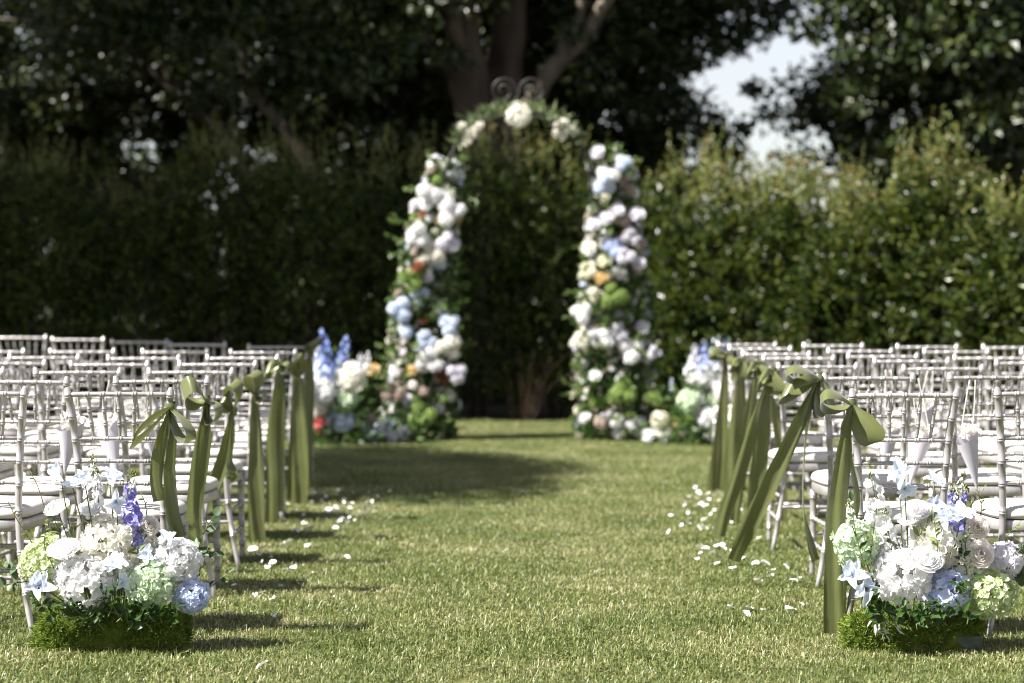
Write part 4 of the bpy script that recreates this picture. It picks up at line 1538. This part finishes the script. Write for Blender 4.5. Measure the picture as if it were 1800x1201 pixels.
        Li(1590, 858, 26, v=1, face=(0, -.8, -.3))
        Li(1642, 848, 28, v=2, face=(.3, -.5, .8))
        Li(1646, 885, 22, v=0, face=(-.2, -.8, .2))
        Li(1690, 908, 33, v=1, d=8.66, face=(0, -.7, .6))
        Li(1500, 1012, 34, v=2, d=8.66, face=(-.4, -.9, .3))
        Li(1522, 1035, 30, v=0, d=8.64, face=(.2, -1, .2))
        Li(1660, 908, 26, v=2, d=8.68, face=(-.3, -.7, .2))
        Lf([(1530, 1030), (1515, 980), (1503, 930), (1497, 880)], 9, .028, 'rose', 8.68, 'twig')
        Lf([(1535, 1040), (1530, 1000), (1532, 960), (1540, 905)], 8, .028, 'young', 8.72)
        Lf([(1540, 1060), (1535, 1040), (1530, 1020), (1520, 1000)], 8, .034)
        Lf([(1555, 1075), (1548, 1060), (1540, 1050), (1530, 1042)], 7, .032)
        Lf([(1700, 1010), (1697, 990), (1694, 975), (1690, 960)], 7, .030, 'rose', 8.70)
        Lf([(1650, 1000), (1640, 990), (1632, 985), (1625, 975)], 5, .034, 'rose', 8.74)
        Lf([(1645, 990), (1648, 960), (1645, 935), (1640, 905)], 8, .026, 'young', 8.66)
        Lf([(1700, 985), (1697, 960), (1700, 945), (1702, 935)], 5, .022, 'young', 8.70)
        Lf([(1610, 955), (1618, 940), (1624, 930), (1630, 918)], 5, .026, 'young', 8.72)
        Lf([(1722, 930), (1725, 890), (1722, 875), (1730, 858)], 6, .018, 'young', 8.82, 'twig')
        Lf([(1700, 900), (1712, 880), (1718, 870), (1722, 862)], 5, .016, 'young', 8.80, 'twig')
        Lf([(1760, 1010), (1778, 990), (1790, 970), (1802, 955)], 8, .028, 'euca', 8.80)
        Lf([(1765, 1020), (1785, 1010), (1798, 1010), (1815, 1000)], 7, .030, 'euca', 8.84)
        Lf([(1765, 960), (1772, 940), (1782, 930), (1792, 920)], 5, .022, 'young', 8.84)
        for px, py in ((1535, 1090), (1548, 1100), (1572, 1090)):
            Lf([(px + 5, py - 25, 8.68), (px, py - 5, 8.66), (px + 4, py + 10, 8.66), (px + 10, py + 18, 8.66)], 9, .026, 'dusty', 8.66, 'stem')
        for a, b in ((1520, 1060), (1545, 1068), (1560, 1082), (1585, 1086), (1612, 1088), (1650, 1088), (1570, 1072), (1600, 1072), (1620, 1078), (1640, 1080), (1665, 1080), (1700, 1078), (1690, 1030)):
            Lf([(a, b + 20), (a + random.uniform(-12, 12), b + 8), (a + random.uniform(-22, 22), b - 4), (a + random.uniform(-30, 30), b - 14)], 7, .033)


arrangement('L')
arrangement('R')


# ================================================================== FLOWER ARCH
AY = 20.6


def arch():
    root = thing('flower_arch', (.05, AY, 0), 'tall arch of white, blue, peach and green flowers with scroll finial before the hedge', 'flower arch')
    # iron frame
    for dy in (-.14, .14):
        mb = MB()
        th = np.linspace(math.pi, 0, 25)
        p = [(.05 - .62, AY + dy, 0), (.05 - .62, AY + dy, 1.1)] + [(.05 + .62 * math.cos(a), AY + dy, 2.18 + .62 * math.sin(a)) for a in th] + [(.05 + .62, AY + dy, 1.1), (.05 + .62, AY + dy, 0)]
        sweep(mb, np.array(p), .011, 7)
        mb.obj('frame', M['iron'], root)
    for a in np.linspace(.15, math.pi - .15, 9):
        mb = MB()
        x, z = .05 + .62 * math.cos(a), 2.18 + .62 * math.sin(a)
        sweep(mb, np.array([(x, AY - .14, z), (x, AY + .14, z)]), .007, 6)
        mb.obj('cross_bar', M['iron'], root)
    for s in (-1, 1):
        t = np.linspace(0, 1, 50)
        ang = math.pi * (-.5 + 3.4 * t)
        rr = .115 * (1 - .78 * t)
        cxs = .05 + s * .125
        x = cxs - s * rr * np.cos(ang + math.pi * .5) * 1
        z = 2.985 + rr * np.sin(ang + math.pi * .5) * 1.0
        pth = np.stack([x, np.full_like(x, AY), z], 1)
        pre = np.array([(.05 + s * .006, AY, 2.80), (.05 + s * .008, AY, 2.88)])
        mb = MB()
        sweep(mb, catmull(np.vstack([pre, pth[::3]]), 4), .0085, 6)
        mb.obj('scroll', M['iron'], root)
    rg = random.Random(19)
    zs = [0, .36, .85, 1.335, 1.82, 2.11, 2.38]
    LX, LR = [-.89, -.75, -.765, -.73, -.68, -.61, -.57], [.34, .25, .265, .215, .195, .165, .085]
    zr = [0, .36, .85, 1.335, 1.82, 2.3, 2.50]
    RX, RR = [.90, .87, .87, .87, .865, .85, .80], [.32, .30, .30, .25, .215, .15, .08]
    kinds = [('white', 22), ('ivory', 18), ('lilac', 12), ('pale_blue', 4), ('cream', 9), ('greenhyd', 7), ('peach', 2), ('rust', 3), ('blue', 1), ('blush', 9), ('taupe', 7)]
    bag = [k for k, n in kinds for _ in range(n)]
    for side, (zz, XX, RRr) in (('L', (zs, LX, LR)), ('R', (zr, RX, RR))):
        n = 230
        for i in range(n):
            t = (i + .5) / n
            z = .06 + (zz[-1] - .06) * (t ** .95)
            cx, r = np.interp(z, zz, XX), np.interp(z, zz, RRr)
            a = i * 2.39996 + rg.uniform(-.3, .3)
            dx, dy = math.cos(a), math.sin(a)
            rad = r * rg.uniform(.9, 1.16)
            loc = Vector((cx + dx * rad, AY + dy * rad * .85, z + rg.uniform(-.03, .03)))
            m = rg.choice(bag)
            face = Vector((dx, dy - .15, .35 + rg.uniform(-.2, .3)))
            if m in ('greenhyd', 'white', 'pale_blue', 'blue', 'lilac') and rg.random() < .42:
                flower(root, 'hydrangea', HYD_LO[rg.randrange(2)], m, loc, face, rg.uniform(.042, .066))
            elif m == 'taupe':
                flower(root, 'hydrangea', HYD_LO[0], m, loc, face, rg.uniform(.04, .06))
            else:
                flower(root, 'rose', ROSE_LO[rg.randrange(2)], m, loc, face, rg.uniform(.026, .048))
        # filling greenery of this column, too small to pick leaf from leaf
        rng = np.random.default_rng(200 + (side == 'R'))
        nl = 6500 if side == 'L' else 5600
        z = rng.uniform(0, zz[-1], nl)
        cx = np.interp(z, zz, XX)
        r = np.interp(z, zz, RRr) * np.sqrt(rng.uniform(.3, 1.12, nl)) * (1 + .16 * np.sin(z * 9 + (side == 'R')) * np.sin(z * 4.3))
        a = rng.uniform(0, 2 * math.pi, nl)
        pos = np.stack([cx + np.cos(a) * r, AY + np.sin(a) * r * .85, z], 1)
        al = np.stack([np.cos(a), np.sin(a), rng.normal(.2, .7, nl)], 1) + rng.normal(size=(nl, 3)) * .5
        mb = MB()
        leaf_cloud(mb, pos, al, rng.uniform(.035, .085, nl), width=.6, rng=rng)
        tag(mb.obj('greenery', M['archleaf'], root, False), kind='stuff')
        # loose paler sprays that break the outline
        mb = MB()
        for k in range(95):
            z0 = rng.uniform(.05, zz[-1])
            a0 = rng.uniform(0, 2 * math.pi)
            r0 = np.interp(z0, zz, RRr)
            c0 = np.array([np.interp(z0, zz, XX) + math.cos(a0) * r0 * .98, AY + math.sin(a0) * r0 * .92, z0])
            dd = np.array([math.cos(a0), math.sin(a0) - .3, rng.normal(.25, .5)])
            shoots(mb, c0[None, :], (dd / np.linalg.norm(dd))[None, :], np.array([rng.uniform(.08, .2)]), 14, .055, width=.62, rng=rng)
        tag(mb.obj('leaf_spray', M['archspray'], root, False), kind='stuff')
        mb = MB()
        nl = 1400
        z = rng.uniform(0, zz[-1], nl)
        cx = np.interp(z, zz, XX)
        r = np.interp(z, zz, RRr) * rng.uniform(.9, 1.15, nl)
        a = rng.uniform(0, 2 * math.pi, nl)
        pos = np.stack([cx + np.cos(a) * r, AY + np.sin(a) * r * .85, z], 1)
        leaf_cloud(mb, pos, unit(nl, rng), rng.uniform(.02, .045, nl), width=.9, rng=rng)
        tag(mb.obj('filler_blossom', M['taupe'], root, False), kind='stuff')
    # blooms one can single out: (px, py, radius px, colour, kind)
    picks = [(755, 345, 26, 'white', 'h'), (792, 372, 28, 'white', 'h'), (785, 345, 20, 'white', 'r'), (735, 415, 22, 'white', 'h'), (787, 425, 22, 'lilac', 'h'), (758, 445, 24, 'ivory', 'h'),
             (725, 490, 26, 'greenhyd', 'h'), (703, 543, 24, 'pale_blue', 'h'), (738, 520, 18, 'blue', 'h'), (790, 570, 20, 'pale_blue', 'h'), (748, 600, 20, 'blue', 'h'), (790, 610, 24, 'ivory', 'h'),
             (755, 635, 26, 'white', 'h'), (803, 655, 20, 'pale_blue', 'h'), (780, 660, 18, 'rust', 'r'), (725, 650, 14, 'peach', 'r'), (655, 650, 16, 'peach', 'r'), (690, 690, 20, 'taupe', 'h'),
             (735, 470, 14, 'rust', 'r'), (775, 385, 14, 'peach', 'r'), (805, 385, 12, 'peach', 'r'), (675, 755, 20, 'pale_blue', 'h'), (740, 730, 26, 'greenhyd', 'h'),
             (1052, 268, 17, 'lilac', 'r'), (1068, 310, 24, 'white', 'h'), (1062, 325, 20, 'pale_blue', 'h'), (1095, 285, 16, 'pale_blue', 'h'), (1042, 395, 17, 'lilac', 'r'), (1065, 385, 17, 'lilac', 'r'),
             (1085, 372, 17, 'lilac', 'r'), (1120, 378, 18, 'pale_blue', 'r'), (1108, 415, 18, 'pale_blue', 'h'), (1080, 435, 20, 'blue', 'h'), (1100, 450, 18, 'lilac', 'h'), (1033, 435, 17, 'ivory', 'r'),
             (1062, 460, 17, 'cream', 'r'), (1058, 490, 17, 'peach', 'r'), (1088, 480, 19, 'white', 'r'), (1123, 463, 16, 'lilac', 'r'), (1032, 478, 18, 'cream', 'h'), (1078, 520, 26, 'greenhyd', 'h'),
             (1048, 520, 16, 'cream', 'h'), (1023, 550, 20, 'white', 'h'), (1052, 592, 22, 'white', 'h'), (1085, 583, 20, 'lilac', 'h'), (1110, 615, 26, 'white', 'h'), (1018, 600, 18, 'ivory', 'h'),
             (1045, 660, 14, 'white', 'r'), (1095, 690, 28, 'greenhyd', 'h'), (1130, 575, 16, 'lilac', 'r'), (1150, 620, 14, 'pale_blue', 'h'), (1028, 735, 14, 'white', 'r'), (1095, 770, 26, 'white', 'h'),
             (1120, 748, 20, 'white', 'h'), (1070, 735, 16, 'lilac', 'h'), (1150, 700, 20, 'greenhyd', 'h')]
    for px, py, rp, m, k in picks:
        d = AY - .27 + rg.uniform(-.05, .05)
        p = P(px, py, d)
        if p.z < rp * d / F:
            p.z = rp * d / F + .01
        m = {'blue': 'pale_blue', 'pale_blue': 'lilac'}.get(m, m) if rg.random() < .55 else m
        s_ = rp * d / F
        if k == 'h':
            a0 = rg.uniform(0, 6.28)
            for q in range(3):
                off = Vector((math.cos(a0 + q * 2.1) * .48, rg.uniform(-.3, .3), math.sin(a0 + q * 2.1) * .48)) * s_
                flower(root, 'hydrangea', HYD[rg.randrange(3)], m, p + off, (rg.uniform(-.7, .5), -.7, .6), s_ * rg.uniform(.48, .66), squash=(1, rg.uniform(.8, 1.1), rg.uniform(.7, 1.0)))
        else:
            flower(root, 'rose', ROSE_LO[rg.randrange(2)], m, p, (-.2, -.9, .5), s_ * .85)
    # garland over the top
    rng = np.random.default_rng(222)
    nl = 430
    a = rng.uniform(.62, math.pi - .62, nl)
    pos = np.stack([.05 + .63 * np.cos(a) + rng.normal(0, .024, nl), AY - .1 + rng.normal(0, .08, nl), 2.18 + .63 * np.sin(a) + rng.normal(0, .024, nl)], 1)
    al = np.stack([np.cos(a), -.5 + 0 * a, np.sin(a)], 1) + rng.normal(size=(nl, 3)) * .6
    mb = MB()
    leaf_cloud(mb, pos, al, rng.uniform(.06, .12, nl), width=.28, rng=rng)
    tag(mb.obj('garland', M['sage'], root, False), kind='stuff')
    flower(root, 'hydrangea', HYD_LO[0], 'ivory', P(912, 203, AY - .2), (0, -1, .3), 21 * AY / F)
    for px, py in ((812, 222), (822, 232), (836, 228), (832, 238), (820, 250), (980, 222), (992, 215), (1000, 226), (978, 235), (1010, 232), (990, 240), (843, 221)):
        flower(root, 'rose', ROSE_LO[0], 'ivory', P(px, py, AY - .2), (0, -1, .3), 8.5 * AY / F)
    return root


arch()


def ground_flowers(name, loc, label, items, nleaf, spread, seed, h):
    root = thing(name, loc, label, 'flower arrangement')
    rng = np.random.default_rng(seed)
    X = np.array(loc)
    pos = X + np.stack([rng.normal(0, spread * .5, nleaf), rng.normal(0, spread * .35, nleaf), np.abs(rng.normal(0, h * .42, nleaf))], 1)
    al = (pos - X) * np.array([1, 1, .6]) + rng.normal(size=(nleaf, 3)) * .12
    mb = MB()
    leaf_cloud(mb, pos - X, al, rng.uniform(.04, .09, nleaf), width=.5, rng=rng)
    o = mb.obj('greenery', M['archleaf'], None, False)
    o.parent = root
    tag(o, kind='stuff')
    rg = random.Random(seed)
    for px, py, rp, m, k in items:
        d = loc[1] - .12 + rg.uniform(-.08, .08)
        p = P(px, py, d)
        b = (loc[0] + (p.x - loc[0]) * .3, loc[1], .02)
        s = rp * d / F
        if k == 'h':
            p.z = max(p.z, s * .9)
            flower(root, 'hydrangea', HYD_LO[rg.randrange(2)], m, p, (-.2, -.7, .6), s, b)
        elif k == 'r':
            p.z = max(p.z, s * .9)
            flower(root, 'rose', ROSE_LO[rg.randrange(2)], m, p, (-.2, -.8, .6), s, b)
        else:
            a = P(px, py, d)
            flower(root, 'delphinium' if k == 's' else 'larkspur', LARK[rg.randrange(2)], m, a, (rg.uniform(-.2, .2), 0, 1), s, b, squash=(.8, .8, 1))


ground_flowers('flower_arrangement', (P(590, 0, 20.0).x, 20.0, 0), 'tall arrangement with blue delphiniums on the lawn, shaded-hedge side of the arch',
               [(617, 663, 26, 'ivory', 'h'), (607, 702, 23, 'mint', 'h'), (572, 664, 20, 'blue', 'h'), (568, 690, 22, 'white', 'h'), (553, 720, 20, 'blush', 'h'), (563, 742, 13, 'coral', 'r'), (566, 758, 12, 'coral', 'r'),
                (574, 655, 78, 'deep_blue', 's'), (598, 655, 66, 'deep_blue', 's'), (628, 662, 42, 'lilac', 'l'), (643, 655, 38, 'white', 'l'), (560, 650, 50, 'pale_blue', 's'), (580, 745, 20, 'lilac', 'h'), (600, 740, 22, 'pale_blue', 'h'),
                (592, 720, 18, 'white', 'r'), (545, 680, 22, 'white', 'h')], 900, .34, 301, .62)
ground_flowers('flower_arrangement', (P(1240, 0, 20.0).x, 20.0, 0), 'tall arrangement with large white hydrangea on the lawn, sunlit-hedge side of the arch',
               [(1234, 655, 27, 'white', 'h'), (1211, 705, 20, 'mint', 'h'), (1262, 700, 20, 'mint', 'h'), (1246, 735, 20, 'white', 'h'), (1234, 650, 52, 'deep_blue', 's'), (1275, 650, 56, 'deep_blue', 's'), (1255, 650, 60, 'pale_blue', 's'),
                (1214, 652, 48, 'lilac', 'l'), (1236, 745, 62, 'lilac', 'l'), (1262, 663, 13, 'white', 'r'), (1258, 678, 14, 'white', 'r'), (1253, 760, 16, 'white', 'h'), (1275, 690, 20, 'blush', 'h'), (1290, 660, 22, 'white', 'h')], 900, .32, 302, .62)
ground_flowers('flower_cluster', (P(1185, 0, 20.3).x, 20.3, 0), 'low spill of white and peach flowers on the lawn beside the arch foot',
               [(1160, 738, 15, 'cream', 'h'), (1185, 748, 13, 'peach', 'r'), (1212, 742, 14, 'greenhyd', 'h'), (1172, 762, 16, 'ivory', 'h'), (1225, 772, 13, 'white', 'h'), (1180, 690, 26, 'pale_blue', 'l'), (1140, 765, 14, 'white', 'r'),
                (1200, 765, 12, 'taupe', 'h'), (1155, 755, 12, 'lilac', 'r')], 500, .30, 303, .22)
ground_flowers('flower_cluster', (P(665, 0, 20.2).x, 20.2, 0), 'low spill of pale blue blossom on the lawn at the shaded arch foot',
               [(650, 765, 14, 'pale_blue', 'h'), (672, 758, 13, 'white', 'h'), (690, 770, 12, 'lilac', 'r'), (640, 752, 12, 'white', 'r'), (708, 765, 14, 'white', 'h'), (655, 735, 11, 'taupe', 'h')], 500, .30, 304, .22)


# ================================================================== FALLEN PETALS
def fallen_mesh(seed):
    rng = np.random.default_rng(seed)
    mb = MB()
    petal_patch(mb, np.array([0, -.5, 0.0]), np.array([0, 1.0, .12]), np.array([0, 0, 1.0]), 1.0, rng.uniform(.75, 1.0), cup=rng.uniform(.05, .45), nu=5, nv=6, ruffle=.08, rng=rng, back=rng.uniform(-.1, .3))
    return mb.mesh('petal', M['fallen'])


FALL = [fallen_mesh(400 + i) for i in range(6)]


def petal_at(px, py, size, lb, gp, r, up=0.0):
    d = F * CAMH / (py - HOR)
    x = (px - 900) * d / F
    size *= .82
    Mx = Matrix.Translation((x, d, .025 + up + r.uniform(-.004, .008))) @ Euler((r.gauss(.05, .28), r.gauss(0, .28), r.uniform(0, 6.28))).to_matrix().to_4x4() @ Matrix.Diagonal((size, size, size, 1))
    o = place('petal', FALL[r.randrange(6)], None, Mx)
    tag(o, lb, 'petal', gp)


rp = random.Random(31)
left_p = [(399, 1091, .055), (497, 1110, .034), (430, 1112, .03), (448, 1058, .035), (463, 1053, .045), (478, 1062, .05), (412, 1043, .03), (494, 1041, .035), (527, 1032, .04), (586, 1062, .032), (460, 998, .035), (475, 992, .035),
          (455, 987, .04), (472, 984, .04), (440, 985, .03), (515, 1008, .05), (480, 1002, .045), (512, 990, .025), (610, 988, .04), (520, 945, .06), (545, 942, .06), (640, 938, .035), (497, 968, .05), (507, 962, .045), (540, 968, .05),
          (578, 903, .05), (685, 921, .035), (611, 928, .04), (590, 936, .04), (342, 1090, .04), (333, 1096, .035), (445, 975, .06), (482, 1096, .035), (553, 1016, .03), (470, 1010, .04), (500, 1012, .035)]
for px, py, s in left_p:
    petal_at(px, py, s, 'white petal fallen on the grass beside the shaded-hedge aisle chairs', 'fallen petals, shaded-hedge side', rp)
for k in range(55):
    py = rp.uniform(868, 930)
    petal_at(rp.gauss(605, 46), py, rp.uniform(.022, .04), 'white petal fallen on the grass beside the shaded-hedge aisle chairs', 'fallen petals, shaded-hedge side', rp)
right_p = [(1285, 1080, .04), (1310, 1090, .055), (1318, 1080, .05), (1342, 1088, .035), (1390, 1083, .06), (1408, 1076, .03), (1332, 1034, .05), (1353, 1026, .045), (1395, 1033, .045), (1410, 1028, .035), (1328, 1000, .045), (1345, 1003, .06),
           (1380, 1007, .045), (1288, 1006, .045), (1240, 972, .05), (1252, 982, .05), (1268, 990, .04), (1285, 982, .05), (1235, 975, .05), (1260, 968, .04), (1305, 994, .04), (1360, 1012, .03), (1228, 938, .04), (1258, 940, .04),
           (1278, 925, .035), (1243, 878, .05), (1232, 897, .06), (1205, 897, .04), (1212, 920, .035), (1240, 920, .045), (1268, 847, .045), (1235, 890, .04), (1228, 875, .05), (1245, 888, .05), (1300, 905, .04), (1298, 850, .04)]
for px, py, s in right_p:
    petal_at(px, py, s, 'white petal fallen on the grass beside the sunlit-hedge aisle chairs', 'fallen petals, sunlit-hedge side', rp)
for k in range(44):
    petal_at(rp.gauss(1240, 36), rp.uniform(862, 1000), rp.uniform(.022, .042), 'white petal fallen on the grass beside the sunlit-hedge aisle chairs', 'fallen petals, sunlit-hedge side', rp)
petal_at(461, 1187, .055, 'lone cream petal on the open grass in front of the flower boxes', None, rp, .012)
